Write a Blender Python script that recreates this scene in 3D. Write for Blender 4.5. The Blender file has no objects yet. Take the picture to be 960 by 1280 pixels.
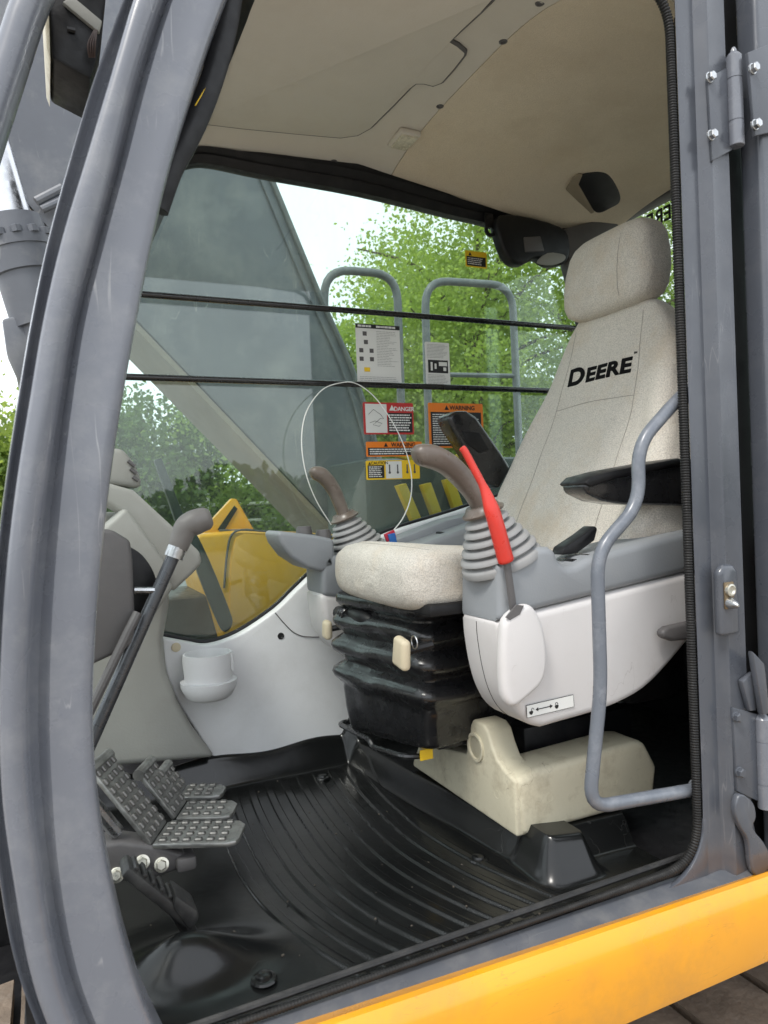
import bpy, bmesh, math, random
import numpy as np
from mathutils import Vector, Matrix
random.seed(7); rng = np.random.default_rng(7)
S = bpy.context.scene
COL = S.collection
R = math.radians

# ------------------------------------------------------------------ camera
EYE = Vector((0.0, -0.95, 0.71))
YAW, PITCH, ROLL, FPX = R(24.87), R(-0.85), R(-2.36), 910.0
FW = Vector((math.sin(YAW)*math.cos(PITCH), math.cos(YAW)*math.cos(PITCH), math.sin(PITCH)))
_r = FW.cross(Vector((0, 0, 1))).normalized(); _u = _r.cross(FW)
RT = _r*math.cos(ROLL) + _u*math.sin(ROLL); UP = -_r*math.sin(ROLL) + _u*math.cos(ROLL)
cd = bpy.data.cameras.new('camera'); cam = bpy.data.objects.new('camera', cd); COL.objects.link(cam)
cd.sensor_fit = 'VERTICAL'; cd.sensor_height = 24; cd.lens = FPX/1280*24; cd.clip_start = 0.02; cd.clip_end = 500
cd.dof.use_dof = True; cd.dof.focus_distance = 1.75; cd.dof.aperture_fstop = 5.6      # a phone's small lens
cam.matrix_world = Matrix((( RT.x, UP.x, -FW.x, EYE.x), (RT.y, UP.y, -FW.y, EYE.y), (RT.z, UP.z, -FW.z, EYE.z), (0, 0, 0, 1)))
S.camera = cam

# ------------------------------------------------------------------ sky, sun, exposure
SUN_EL, SUN_AZ = R(58), R(238)      # azimuth clockwise from +Y
w = bpy.data.worlds.new('World'); S.world = w; w.use_nodes = True
nt = w.node_tree; nt.nodes.clear()
out = nt.nodes.new('ShaderNodeOutputWorld'); bg = nt.nodes.new('ShaderNodeBackground')
sky = nt.nodes.new('ShaderNodeTexSky'); sky.sky_type = 'NISHITA'; sky.sun_disc = False
sky.sun_elevation = SUN_EL; sky.sun_rotation = SUN_AZ; sky.air_density = 1.0; sky.dust_density = 3.0
mx = nt.nodes.new('ShaderNodeMix'); mx.data_type = 'RGBA'
mx.inputs[0].default_value = 0.80                      # thin even overcast over the sky
mx.inputs[7].default_value = (11.5, 12.0, 12.6, 1)
nt.links.new(sky.outputs[0], mx.inputs[6]); nt.links.new(mx.outputs[2], bg.inputs[0])
bg.inputs[1].default_value = 0.10
nt.links.new(bg.outputs[0], out.inputs[0])
sl = bpy.data.lights.new('sun', 'SUN'); sl.energy = 1.5; sl.angle = R(14); sl.color = (1, .96, .9)
so = bpy.data.objects.new('sun', sl); COL.objects.link(so)
_sd = Vector((math.sin(SUN_AZ)*math.cos(SUN_EL), math.cos(SUN_AZ)*math.cos(SUN_EL), math.sin(SUN_EL)))
so.rotation_euler = (-_sd).to_track_quat('-Z', 'Y').to_euler()
S.view_settings.view_transform = 'Standard'; S.view_settings.look = 'None'
S.view_settings.exposure = 0.75; S.view_settings.gamma = 1
S.render.engine = 'CYCLES'
S.cycles.max_bounces = 10; S.cycles.transparent_max_bounces = 24; S.cycles.use_denoising = True
S.cycles.sample_clamp_indirect = 8

# ------------------------------------------------------------------ measuring helper (surveyed photo point -> point on a known plane)
def at(px, py, x=None, y=None, z=None):
    d = FW + RT*((px-480)/FPX) + UP*((640-py)/FPX)
    if y is not None: t = (y-EYE.y)/d.y
    elif x is not None: t = (x-EYE.x)/d.x
    else: t = (z-EYE.z)/d.z
    return EYE + d*t
def at_plane(px, py, p0, n):
    d = FW + RT*((px-480)/FPX) + UP*((640-py)/FPX)
    return EYE + d*((Vector(p0)-EYE).dot(n)/d.dot(n))

# ------------------------------------------------------------------ materials
def _n(t, typ, **kw):
    n = t.nodes.new(typ)
    for k, v in kw.items(): setattr(n, k, v)
    return n
def mat(name, col, rough=.5, metal=0, var=.12, vscale=6, bump=0, bscale=60, dirt=None, dirt_amt=0, dscale=4, rvar=.15, coat=0,
        speck=None, speck_scale=350, speck_amt=.5, detail=6, spec=.5, scr=None, scr_map=(30, 30, 2), scr_amt=.6, scr_w=.006, bump2=0, b2scale=9):
    m = bpy.data.materials.new(name); m.use_nodes = True; t = m.node_tree; b = t.nodes['Principled BSDF']
    tc = _n(t, 'ShaderNodeTexCoord')
    nz = _n(t, 'ShaderNodeTexNoise'); nz.inputs['Scale'].default_value = vscale; nz.inputs['Detail'].default_value = detail
    nz.inputs['Roughness'].default_value = .62
    t.links.new(tc.outputs['Object'], nz.inputs['Vector'])
    cr = _n(t, 'ShaderNodeValToRGB'); c = Vector(col[:3])
    cr.color_ramp.elements[0].position = .3; cr.color_ramp.elements[1].position = .7
    cr.color_ramp.elements[0].color = (*[max(0, v*(1-var)) for v in c], 1); cr.color_ramp.elements[1].color = (*[v*(1+var) for v in c], 1)
    t.links.new(nz.outputs['Fac'], cr.inputs[0]); colout = cr.outputs[0]
    def mixin(colout, fac, c2):
        mxn = _n(t, 'ShaderNodeMix', data_type='RGBA'); mxn.inputs[7].default_value = (*c2[:3], 1)
        t.links.new(fac, mxn.inputs[0]); t.links.new(colout, mxn.inputs[6]); return mxn.outputs[2]
    if speck:
        s = _n(t, 'ShaderNodeTexNoise'); s.inputs['Scale'].default_value = speck_scale; s.inputs['Detail'].default_value = 2
        t.links.new(tc.outputs['Object'], s.inputs['Vector'])
        mr = _n(t, 'ShaderNodeMapRange'); mr.inputs[1].default_value = .42; mr.inputs[2].default_value = .62; mr.inputs[4].default_value = speck_amt
        t.links.new(s.outputs['Fac'], mr.inputs[0]); colout = mixin(colout, mr.outputs[0], speck)
    if dirt:
        s = _n(t, 'ShaderNodeTexNoise'); s.inputs['Scale'].default_value = dscale; s.inputs['Detail'].default_value = 9; s.inputs['Roughness'].default_value = .7
        t.links.new(tc.outputs['Object'], s.inputs['Vector'])
        mr = _n(t, 'ShaderNodeMapRange'); mr.inputs[1].default_value = .48; mr.inputs[2].default_value = .72; mr.inputs[4].default_value = dirt_amt
        t.links.new(s.outputs['Fac'], mr.inputs[0]); colout = mixin(colout, mr.outputs[0], dirt)
    if scr:        # thin scratches and scuffs
        mp = _n(t, 'ShaderNodeMapping'); mp.inputs['Scale'].default_value = scr_map; mp.inputs['Rotation'].default_value = (.25, .15, .2); t.links.new(tc.outputs['Object'], mp.inputs['Vector'])
        s = _n(t, 'ShaderNodeTexNoise'); s.inputs['Scale'].default_value = 1; s.inputs['Detail'].default_value = 3; s.inputs['Roughness'].default_value = .4; t.links.new(mp.outputs[0], s.inputs['Vector'])
        d1 = _n(t, 'ShaderNodeMath', operation='SUBTRACT'); d1.inputs[1].default_value = .5; t.links.new(s.outputs['Fac'], d1.inputs[0])
        d2 = _n(t, 'ShaderNodeMath', operation='ABSOLUTE'); t.links.new(d1.outputs[0], d2.inputs[0])
        d3 = _n(t, 'ShaderNodeMapRange'); d3.inputs[1].default_value = 0; d3.inputs[2].default_value = scr_w; d3.inputs[3].default_value = 1; d3.inputs[4].default_value = 0; t.links.new(d2.outputs[0], d3.inputs[0])
        k = _n(t, 'ShaderNodeTexNoise'); k.inputs['Scale'].default_value = 9; k.inputs['Detail'].default_value = 3; t.links.new(tc.outputs['Object'], k.inputs['Vector'])
        k2 = _n(t, 'ShaderNodeMapRange'); k2.inputs[1].default_value = .52; k2.inputs[2].default_value = .62; k2.inputs[4].default_value = scr_amt; t.links.new(k.outputs['Fac'], k2.inputs[0])
        ml = _n(t, 'ShaderNodeMath', operation='MULTIPLY'); t.links.new(d3.outputs[0], ml.inputs[0]); t.links.new(k2.outputs[0], ml.inputs[1])
        colout = mixin(colout, ml.outputs[0], scr)
    t.links.new(colout, b.inputs['Base Color'])
    rm = _n(t, 'ShaderNodeMapRange'); rm.inputs[1].default_value = .3; rm.inputs[2].default_value = .7
    rm.inputs[3].default_value = max(.02, rough-rvar*.6); rm.inputs[4].default_value = min(1, rough+rvar)
    n2 = _n(t, 'ShaderNodeTexNoise'); n2.inputs['Scale'].default_value = vscale*2.7; n2.inputs['Detail'].default_value = 8
    t.links.new(tc.outputs['Object'], n2.inputs['Vector'])
    t.links.new(n2.outputs['Fac'], rm.inputs[0]); t.links.new(rm.outputs[0], b.inputs['Roughness'])
    b.inputs['Metallic'].default_value = metal; b.inputs['Coat Weight'].default_value = coat; b.inputs['Coat Roughness'].default_value = .15
    b.inputs['Specular IOR Level'].default_value = spec
    if bump:
        n3 = _n(t, 'ShaderNodeTexNoise'); n3.inputs['Scale'].default_value = bscale; n3.inputs['Detail'].default_value = 4
        t.links.new(tc.outputs['Object'], n3.inputs['Vector'])
        bp = _n(t, 'ShaderNodeBump'); bp.inputs['Strength'].default_value = bump; bp.inputs['Distance'].default_value = .004
        t.links.new(n3.outputs['Fac'], bp.inputs['Height']); t.links.new(bp.outputs[0], b.inputs['Normal'])
        if bump2:      # creases and sag
            n4 = _n(t, 'ShaderNodeTexNoise'); n4.inputs['Scale'].default_value = b2scale; n4.inputs['Detail'].default_value = 3; n4.inputs['Distortion'].default_value = 1.2
            t.links.new(tc.outputs['Object'], n4.inputs['Vector']); b2 = _n(t, 'ShaderNodeBump'); b2.inputs['Strength'].default_value = bump2; b2.inputs['Distance'].default_value = .03
            t.links.new(n4.outputs['Fac'], b2.inputs['Height']); t.links.new(b2.outputs[0], bp.inputs['Normal'])
    return m
def glass(name, tint, dust=.06, dustcol=(.55, .62, .58), dscale=9):
    m = bpy.data.materials.new(name); m.use_nodes = True; t = m.node_tree; t.nodes.clear()
    o = _n(t, 'ShaderNodeOutputMaterial'); tr = _n(t, 'ShaderNodeBsdfTransparent'); tr.inputs[0].default_value = (*tint, 1)
    gl = _n(t, 'ShaderNodeBsdfGlossy'); gl.inputs['Roughness'].default_value = .015; gl.inputs[0].default_value = (1, 1, 1, 1)
    df = _n(t, 'ShaderNodeBsdfDiffuse'); df.inputs[0].default_value = (*dustcol, 1)
    lw = _n(t, 'ShaderNodeLayerWeight'); lw.inputs[0].default_value = .5
    pw = _n(t, 'ShaderNodeMath', operation='POWER'); pw.inputs[1].default_value = 5
    ma = _n(t, 'ShaderNodeMath', operation='MULTIPLY_ADD'); ma.inputs[1].default_value = .94; ma.inputs[2].default_value = .045
    t.links.new(lw.outputs['Facing'], pw.inputs[0]); t.links.new(pw.outputs[0], ma.inputs[0])
    tc = _n(t, 'ShaderNodeTexCoord'); nz = _n(t, 'ShaderNodeTexNoise'); nz.inputs['Scale'].default_value = dscale; nz.inputs['Detail'].default_value = 12
    nz.inputs['Roughness'].default_value = .75
    mp = _n(t, 'ShaderNodeMapping'); mp.inputs['Scale'].default_value = (1.6, 1, .45); t.links.new(tc.outputs['Object'], mp.inputs['Vector']); t.links.new(mp.outputs[0], nz.inputs['Vector'])
    mr = _n(t, 'ShaderNodeMapRange'); mr.inputs[1].default_value = .35; mr.inputs[2].default_value = .75; mr.inputs[3].default_value = dust*.45; mr.inputs[4].default_value = dust*2
    t.links.new(nz.outputs['Fac'], mr.inputs[0])
    m1 = _n(t, 'ShaderNodeMixShader'); t.links.new(mr.outputs[0], m1.inputs[0]); t.links.new(tr.outputs[0], m1.inputs[1]); t.links.new(df.outputs[0], m1.inputs[2])
    m2 = _n(t, 'ShaderNodeMixShader'); t.links.new(ma.outputs[0], m2.inputs[0]); t.links.new(m1.outputs[0], m2.inputs[1]); t.links.new(gl.outputs[0], m2.inputs[2])
    t.links.new(m2.outputs[0], o.inputs[0]); return m

M = {}
M['paint'] = mat('grey_paint', (.155, .165, .190), .25, var=.05, vscale=4, bump=.03, bscale=18, dirt=(.36, .36, .355), dirt_amt=.28, dscale=14, rvar=.12, coat=.35, scr=(.42, .42, .42), scr_amt=.55)
M['paint_dark'] = mat('grey_paint_dark', (.070, .077, .092), .27, var=.06, vscale=5, dirt=(.16, .16, .165), dirt_amt=.2, dscale=13, coat=.3, scr=(.22, .22, .23), scr_amt=.4)  # darker variant of the grey cab paint
M['sill_paint'] = mat('sill_paint', (.085, .092, .105), .3, var=.05, vscale=4, bump=.03, bscale=18, dirt=(.24, .235, .22), dirt_amt=.35, dscale=12, rvar=.12, coat=.3, scr=(.34, .34, .33), scr_map=(4, 30, 30), scr_amt=.6)
M['handle_paint'] = mat('handle_paint', (.13, .145, .17), .32, var=.1, vscale=9, dirt=(.35, .36, .38), dirt_amt=.3, dscale=30, coat=.2)
M['yellow'] = mat('yellow_paint', (.79, .335, .012), .33, var=.05, vscale=4, bump=.04, bscale=14, dirt=(.40, .20, .05), dirt_amt=.42, dscale=7, coat=.35, scr=(.30, .15, .04), scr_map=(5, 40, 55), scr_amt=.5, scr_w=.004)
M['headliner'] = mat('headliner_felt', (.70, .61, .48), .95, var=.06, vscale=5, bump=.35, bscale=420, dirt=(.50, .40, .27), dirt_amt=.4, dscale=3, speck=(.53, .455, .35), speck_amt=.35, spec=.1)
M['lip_brown'] = mat('lip_brown', (.30, .25, .18), .9, var=.08)
M['rooftrim'] = mat('roof_trim_plastic', (.64, .60, .53), .75, var=.05, vscale=4, bump=.1, bscale=300, dirt=(.3, .25, .19), dirt_amt=.22, dscale=4, spec=.25)
M['black'] = mat('black_plastic', (.009, .009, .010), .40, var=.2, vscale=20, bump=.06, bscale=200, dirt=(.035, .034, .033), dirt_amt=.25, dscale=20, spec=.3)
M['black_shiny'] = mat('black_vinyl', (.011, .011, .012), .24, var=.2, vscale=14, bump=.12, bscale=30, dirt=(.022, .022, .022), dirt_amt=.3, dscale=16, coat=.4)
M['vinyl'] = mat('bellows_vinyl', (.011, .011, .012), .25, var=.2, vscale=14, bump=.025, bscale=35, dirt=(.022, .022, .022), dirt_amt=.3, dscale=16, coat=.4)
M['knob_grey'] = mat('knob_grey', (.15, .14, .132), .48, var=.06, vscale=10, bump=.06, bscale=120)
M['rubber'] = mat('black_rubber', (.020, .020, .020), .5, var=.2, vscale=20, bump=.1, bscale=160, dirt=(.075, .072, .066), dirt_amt=.5, dscale=25)
M['seal_rubber'] = mat('seal_rubber', (.014, .014, .014), .55, var=.2, vscale=20, dirt=(.045, .043, .04), dirt_amt=.4, dscale=25, spec=.3)
M['mat'] = mat('rubber_mat', (.007, .0075, .0075), .20, var=.15, vscale=5, bump=.05, bscale=60, dirt=(.014, .015, .0145), dirt_amt=.4, dscale=7, rvar=.07, spec=.5, scr=(.05, .05, .048), scr_map=(14, 14, 14), scr_amt=.5, scr_w=.004)
M['fabric'] = mat('seat_fabric', (.70, .655, .58), .95, var=.05, vscale=5, bump=.5, bscale=330, dirt=(.56, .45, .32), dirt_amt=.65, dscale=4.5, speck=(.36, .34, .31), speck_scale=420, speck_amt=.55, spec=.1, bump2=.30, b2scale=10)
M['white'] = mat('white_plastic', (.60, .58, .57), .42, var=.02, vscale=4, bump=.06, bscale=420, dirt=(.40, .36, .32), dirt_amt=.2, dscale=8, scr=(.30, .27, .25), scr_map=(20, 20, 9), scr_amt=.45, scr_w=.004)
M['panel_white'] = mat('panel_white', (.72, .725, .73), .48, var=.025, vscale=4, bump=.05, bscale=250, dirt=(.40, .39, .36), dirt_amt=.22, dscale=5)
M['grey'] = mat('grey_plastic', (.25, .265, .28), .48, var=.04, vscale=6, bump=.08, bscale=260, dirt=(.30, .29, .27), dirt_amt=.18, dscale=12)
M['greytrim'] = mat('grey_trim', (.30, .30, .275), .52, var=.04, vscale=5, bump=.1, bscale=220, dirt=(.22, .20, .17), dirt_amt=.25, dscale=6)
M['darkgrey'] = mat('dark_grey_plastic', (.095, .09, .09), .5, var=.06, vscale=6, bump=.08, bscale=260, dirt=(.16, .15, .14), dirt_amt=.25, dscale=10)
M['boot'] = mat('boot_rubber', (.27, .27, .268), .5, var=.06, vscale=14, bump=.06, bscale=120, dirt=(.33, .31, .28), dirt_amt=.3, dscale=22)
M['grip'] = mat('grip_brown', (.125, .10, .082), .33, var=.12, vscale=16, bump=.05, bscale=90, dirt=(.24, .215, .19), dirt_amt=.35, dscale=24)
M['red'] = mat('red_sleeve', (.58, .035, .022), .30, var=.08, vscale=12, bump=.06, bscale=60, dirt=(.42, .05, .04), dirt_amt=.35, dscale=30)
M['beige'] = mat('beige_plastic', (.56, .52, .39), .5, var=.04, vscale=8, bump=.08, bscale=120, dirt=(.24, .19, .12), dirt_amt=.6, dscale=16, scr=(.16, .13, .10), scr_map=(25, 25, 16), scr_amt=.6)
M['beige_knob'] = mat('beige_knob', (.62, .54, .38), .45, var=.04, vscale=10, dirt=(.35, .28, .18), dirt_amt=.3, dscale=30)
M['steel'] = mat('bare_steel', (.55, .56, .57), .28, 1, var=.08, vscale=30, bump=.05, bscale=100, dirt=(.2, .17, .13), dirt_amt=.3, dscale=40)
M['chrome'] = mat('chrome_rod', (.62, .63, .65), .2, 1, var=.05, vscale=20)
M['cast'] = mat('cast_aluminium', (.32, .32, .31), .42, .85, var=.14, vscale=25, bump=.25, bscale=70, dirt=(.08, .075, .07), dirt_amt=.6, dscale=30)
M['tread'] = mat('tread_dark', (.05, .05, .05), .5, .5, var=.3, vscale=30, bump=.3, bscale=90)
M['stud'] = mat('worn_stud', (.19, .187, .18), .5, .8, var=.3, vscale=40, bump=.1, bscale=100, dirt=(.12, .11, .10), dirt_amt=.6, dscale=25)
M['bolt'] = mat('zinc_bolt', (.62, .60, .52), .35, .9, var=.1, vscale=60)
M['boom'] = mat('boom_paint', (.125, .135, .155), .42, var=.14, vscale=3, bump=.06, bscale=18, dirt=(.30, .30, .29), dirt_amt=.55, dscale=4, scr=(.36, .36, .35), scr_map=(10, 10, 2), scr_amt=.5)
M['boomtan'] = mat('boom_dust', (.23, .20, .155), .8, var=.12, vscale=6, bump=.2, bscale=40, dirt=(.26, .22, .16), dirt_amt=.5, dscale=8)
M['rail'] = mat('rail_paint', (.13, .138, .145), .45, var=.1, vscale=10, dirt=(.3, .3, .29), dirt_amt=.3, dscale=20)
M['shoe'] = mat('track_shoe', (.17, .13, .095), .85, var=.35, vscale=12, bump=.8, bscale=60, dirt=(.27, .225, .18), dirt_amt=.6, dscale=14, metal=0)
M['ground'] = mat('gravel', (.27, .24, .205), .95, var=.3, vscale=2, bump=.8, bscale=12, dirt=(.16, .14, .11), dirt_amt=.5, dscale=1.3)
M['bark'] = mat('bark', (.10, .08, .06), .9, var=.3, vscale=8, bump=.8, bscale=25)
M['ink'] = mat('ink_black', (.012, .012, .013), .45, var=.05)
M['embroidery'] = mat('embroidery_thread', (.009, .009, .009), .9, var=.3, vscale=300, bump=.2, bscale=500, spec=.08)
M['s_white'] = mat('sticker_white', (.74, .74, .71), .4, var=.02)
M['s_red'] = mat('sticker_red', (.52, .035, .035), .4, var=.03)
M['s_orange'] = mat('sticker_orange', (.86, .22, .02), .4, var=.03)
M['s_yellow'] = mat('sticker_yellow', (.85, .55, .02), .4, var=.03)
M['s_grey'] = mat('sticker_grey', (.35, .35, .34), .4, var=.03)
M['tag_blue'] = mat('tag_blue', (.02, .13, .42), .35, var=.05)
M['wire'] = mat('white_wire', (.75, .75, .72), .4, var=.02)
M['lens'] = mat('lamp_lens', (.62, .58, .46), .18, var=.25, vscale=60, bump=.3, bscale=180)
M['slate'] = mat('slate_bar', (.014, .022, .025), .4)
M['lead'] = mat('copper_lead', (.05, .03, .024), .5)
M['box_yellow'] = mat('tool_box_yellow', (.88, .42, .015), .36, var=.06, vscale=4, dirt=(.5, .3, .06), dirt_amt=.3, dscale=6, coat=.3)
M['grit'] = mat('grit_brown', (.075, .062, .048), .9, var=.4, vscale=90)
M['truck'] = mat('truck_grey', (.33, .35, .36), .35, var=.05, vscale=5)
M['thread'] = mat('seam_thread', (.36, .33, .29), .9, var=.1)
M['stain'] = mat('rust_stain', (.16, .09, .06), .9, var=.3, vscale=60)
M['glass'] = glass('tinted_glass', (.84, .925, .885), dust=.034)
M['glass_clear'] = glass('clear_glass', (.92, .96, .94), dust=.015)
def leafmat(name, c):
    m = mat(name, c, .55, var=.35, vscale=1.1, spec=.3); t = m.node_tree; b = t.nodes['Principled BSDF']
    o = t.nodes['Material Output']; tl = _n(t, 'ShaderNodeBsdfTranslucent'); tl.inputs[0].default_value = (c[0]*2.4, c[1]*2.3, c[2]*1.6, 1)
    ms = _n(t, 'ShaderNodeMixShader'); ms.inputs[0].default_value = .5
    t.links.new(b.outputs[0], ms.inputs[1]); t.links.new(tl.outputs[0], ms.inputs[2]); t.links.new(ms.outputs[0], o.inputs[0]); return m
M['leaf_a'] = leafmat('leaf_bright', (.23, .30, .085)); M['leaf_b'] = leafmat('leaf_mid', (.17, .24, .075)); M['leaf_c'] = leafmat('leaf_dark', (.07, .115, .04))

# ------------------------------------------------------------------ mesh helpers (all in world coordinates; parents sit at the base of their thing)
def wloc(o):
    v = Vector((0, 0, 0))
    while o is not None: v += o.location; o = o.parent
    return v
def tag(o, label=None, cat=None, group=None, kind=None):
    if label: o['label'] = label
    if cat: o['category'] = cat
    if group: o['group'] = group
    if kind: o['kind'] = kind
    return o
def thing(name, loc, label, cat, group=None):
    o = bpy.data.objects.new(name, None); o.empty_display_size = .05; COL.objects.link(o); o.location = loc
    return tag(o, label, cat, group)
def link(name, bm, m, parent=None, ang=35, loc=None, bev=0, seg=2, bang=30, recalc=True, flat=False):
    if recalc: bmesh.ops.recalc_face_normals(bm, faces=bm.faces)
    if bev:
        es = [e for e in bm.edges if len(e.link_faces) == 2 and e.calc_face_angle(0) > R(bang)]
        bmesh.ops.bevel(bm, geom=es, offset=bev, segments=seg, profile=.5, affect='EDGES', clamp_overlap=True)
    me = bpy.data.meshes.new(name)
    if parent is not None: off = wloc(parent)
    elif loc is not None: off = Vector(loc)
    else:
        lo = Vector([min(v.co[i] for v in bm.verts) for i in range(3)]); hi = Vector([max(v.co[i] for v in bm.verts) for i in range(3)])
        off = Vector(((lo.x+hi.x)/2, (lo.y+hi.y)/2, lo.z))
    for v in bm.verts: v.co -= off
    bm.to_mesh(me); bm.free()
    me.materials.append(M[m] if isinstance(m, str) else m)
    if not flat:
        me.polygons.foreach_set('use_smooth', [True]*len(me.polygons)); me.set_sharp_from_angle(angle=R(ang))
    o = bpy.data.objects.new(name, me); COL.objects.link(o)
    if parent is not None: o.parent = parent
    else: o.location = off
    return o
def V(*a): return Vector(a)
def raw(verts, faces):
    bm = bmesh.new(); vs = [bm.verts.new(v) for v in verts]
    for f in faces:
        try: bm.faces.new([vs[i] for i in f])
        except ValueError: pass
    return bm
def merge(*bms):
    o = bms[0]
    for b in bms[1:]:
        me = bpy.data.meshes.new('tmp'); b.to_mesh(me); b.free(); o.from_mesh(me); bpy.data.meshes.remove(me)
    return o
def box(c, s, rot=None):
    bm = bmesh.new(); bmesh.ops.create_cube(bm, size=1)
    mt = Matrix.Translation(Vector(c)) @ (rot.to_4x4() if rot is not None else Matrix.Identity(4)) @ Matrix.Diagonal((*s, 1))
    bmesh.ops.transform(bm, matrix=mt, verts=bm.verts); return bm
def box2(a, b): a, b = Vector(a), Vector(b); return box((a+b)/2, [abs(v) for v in (b-a)])
def prism(pts, d):
    """closed solid: polygon of 3D points pushed along vector d"""
    pts = [Vector(p) for p in pts]; d = Vector(d); n = len(pts)
    return raw(pts+[p+d for p in pts], [list(range(n)), list(range(2*n-1, n-1, -1))]+[[i, (i+1) % n, n+(i+1) % n, n+i] for i in range(n)])
def prism_xz(pts, y0, y1): return prism([(x, y0, z) for x, z in pts], (0, y1-y0, 0))
def pillow(pts, y0, y1, r_, seg=5, step=.008, front=True, back=True):
    """plate in the xz plane between y0 (near) and y1 with evenly rounded rims"""
    P = [Vector((p[0], 0, p[1])) for p in pts]; N = len(P); o = []
    for i in range(N):
        a, b = P[i], P[(i+1) % N]; k = max(1, int((b-a).length/step)); o += [a+(b-a)*j/k for j in range(k)]
    P = o; N = len(P)
    ar = sum(P[i].x*P[(i+1) % N].z-P[(i+1) % N].x*P[i].z for i in range(N)); sg = 1 if ar > 0 else -1
    A = np.array([[p.x, p.z] for p in P]); B = np.roll(A, -1, 0); AB = B-A; L2 = (AB**2).sum(1)+1e-12
    T = np.roll(A, -1, 0)-np.roll(A, 1, 0); NRM = np.stack([-T[:, 1], T[:, 0]], 1)*sg; NRM /= np.linalg.norm(NRM, axis=1)[:, None]+1e-12
    def inset(d):
        if d < 1e-6: return A
        Q = A+NRM*d
        w_ = Q[:, None, :]-A[None]; t = np.clip((w_*AB[None]).sum(2)/L2[None], 0, 1); D = np.linalg.norm(w_-t[:, :, None]*AB[None], axis=2).min(1)
        ok = D > d*.97
        if ok.all() or not ok.any(): return Q
        st = int(np.argmax(ok)); i = 0
        while i < N:
            k = (st+i) % N
            if ok[k]: i += 1; continue
            j = i
            while j < N and not ok[(st+j) % N]: j += 1
            m = (Q[(st+i-1) % N]+Q[(st+j) % N])/2
            for q in range(i, j): Q[(st+q) % N] = m
            i = j
        return Q
    rings = []
    prof = [(r_*(1-math.sin(a)), y0+r_*(1-math.cos(a))) for a in lin(0, math.pi/2, seg+1)] if front else [(0, y0)]
    prof2 = [(r_*(1-math.sin(a)), y1-r_*(1-math.cos(a))) for a in lin(math.pi/2, 0, seg+1)] if back else [(0, y1)]
    for ins, y in prof+prof2: rings.append([Vector((q[0], y, q[1])) for q in inset(ins)])
    bm = loft(rings); bmesh.ops.remove_doubles(bm, verts=bm.verts, dist=1e-5); return bm
def spline(pts, n=8, closed=False):
    pts = [Vector(p) for p in pts]; o = []; N = len(pts)
    for i in range(N if closed else N-1):
        if closed: p0, p1, p2, p3 = pts[i-1], pts[i], pts[(i+1) % N], pts[(i+2) % N]
        else: p0, p1, p2, p3 = pts[max(i-1, 0)], pts[i], pts[i+1], pts[min(i+2, N-1)]
        for k in range(n):
            t = k/n; o.append(.5*((2*p1)+(-p0+p2)*t+(2*p0-5*p1+4*p2-p3)*t*t+(-p0+3*p1-3*p2+p3)*t**3))
    if not closed: o.append(pts[-1])
    return o
def fillet(pts, rad, n=6):
    """polyline with rounded corners"""
    pts = [Vector(p) for p in pts]; o = [pts[0]]
    for i in range(1, len(pts)-1):
        a, b, c = pts[i-1], pts[i], pts[i+1]; r_ = min(rad, (a-b).length*.48, (c-b).length*.48)
        s, e = b+(a-b).normalized()*r_, b+(c-b).normalized()*r_
        for k in range(n+1): t = k/n; o.append((1-t)**2*s+2*t*(1-t)*b+t*t*e)
    o.append(pts[-1]); return o
def frames(path):
    T = []
    for i in range(len(path)):
        T.append((path[min(i+1, len(path)-1)]-path[max(i-1, 0)]).normalized())
    ref = Vector((0, 0, 1)) if abs(T[0].z) < .9 else Vector((0, 1, 0)); nrm = (ref-T[0]*ref.dot(T[0])).normalized(); F = []
    for t in T:
        nrm = (nrm-t*nrm.dot(t)).normalized(); F.append((t, nrm, t.cross(nrm)))
    return F
def loft(rings, cap=True, closed_ring=True):
    n = len(rings[0]); vs = [v for r_ in rings for v in r_]; fs = []
    for i in range(len(rings)-1):
        for j in range(n if closed_ring else n-1):
            k = (j+1) % n; fs.append([i*n+j, i*n+k, (i+1)*n+k, (i+1)*n+j])
    if cap: fs.append(list(range(n-1, -1, -1))); fs.append([(len(rings)-1)*n+j for j in range(n)])
    return raw(vs, fs)
def tube(path, rad, n=12, sx=1.0):
    path = [Vector(p) for p in path]; F = frames(path); rings = []
    for i, p in enumerate(path):
        r_ = rad(i/(len(path)-1)) if callable(rad) else rad
        t, a, b = F[i]; rings.append([p+(a*math.cos(2*math.pi*k/n)*sx+b*math.sin(2*math.pi*k/n))*r_ for k in range(n)])
    return loft(rings)
def lathe(origin, axis, prof, n=24, cap=True):
    """prof: list of (distance along axis, radius)"""
    origin = Vector(origin); ax = Vector(axis).normalized()
    ref = Vector((0, 0, 1)) if abs(ax.z) < .9 else Vector((0, 1, 0)); a = (ref-ax*ref.dot(ax)).normalized(); b = ax.cross(a)
    return loft([[origin+ax*h+(a*math.cos(2*math.pi*k/n)+b*math.sin(2*math.pi*k/n))*max(r_, 1e-4) for k in range(n)] for h, r_ in prof], cap=cap)
def sring(c, u, v, e=4., n=40):
    """superellipse ring"""
    o = []
    for k in range(n):
        th = 2*math.pi*k/n; cs, sn = math.cos(th), math.sin(th)
        o.append(Vector(c)+Vector(u)*math.copysign(abs(cs)**(2/e), cs)+Vector(v)*math.copysign(abs(sn)**(2/e), sn))
    return o
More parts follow.
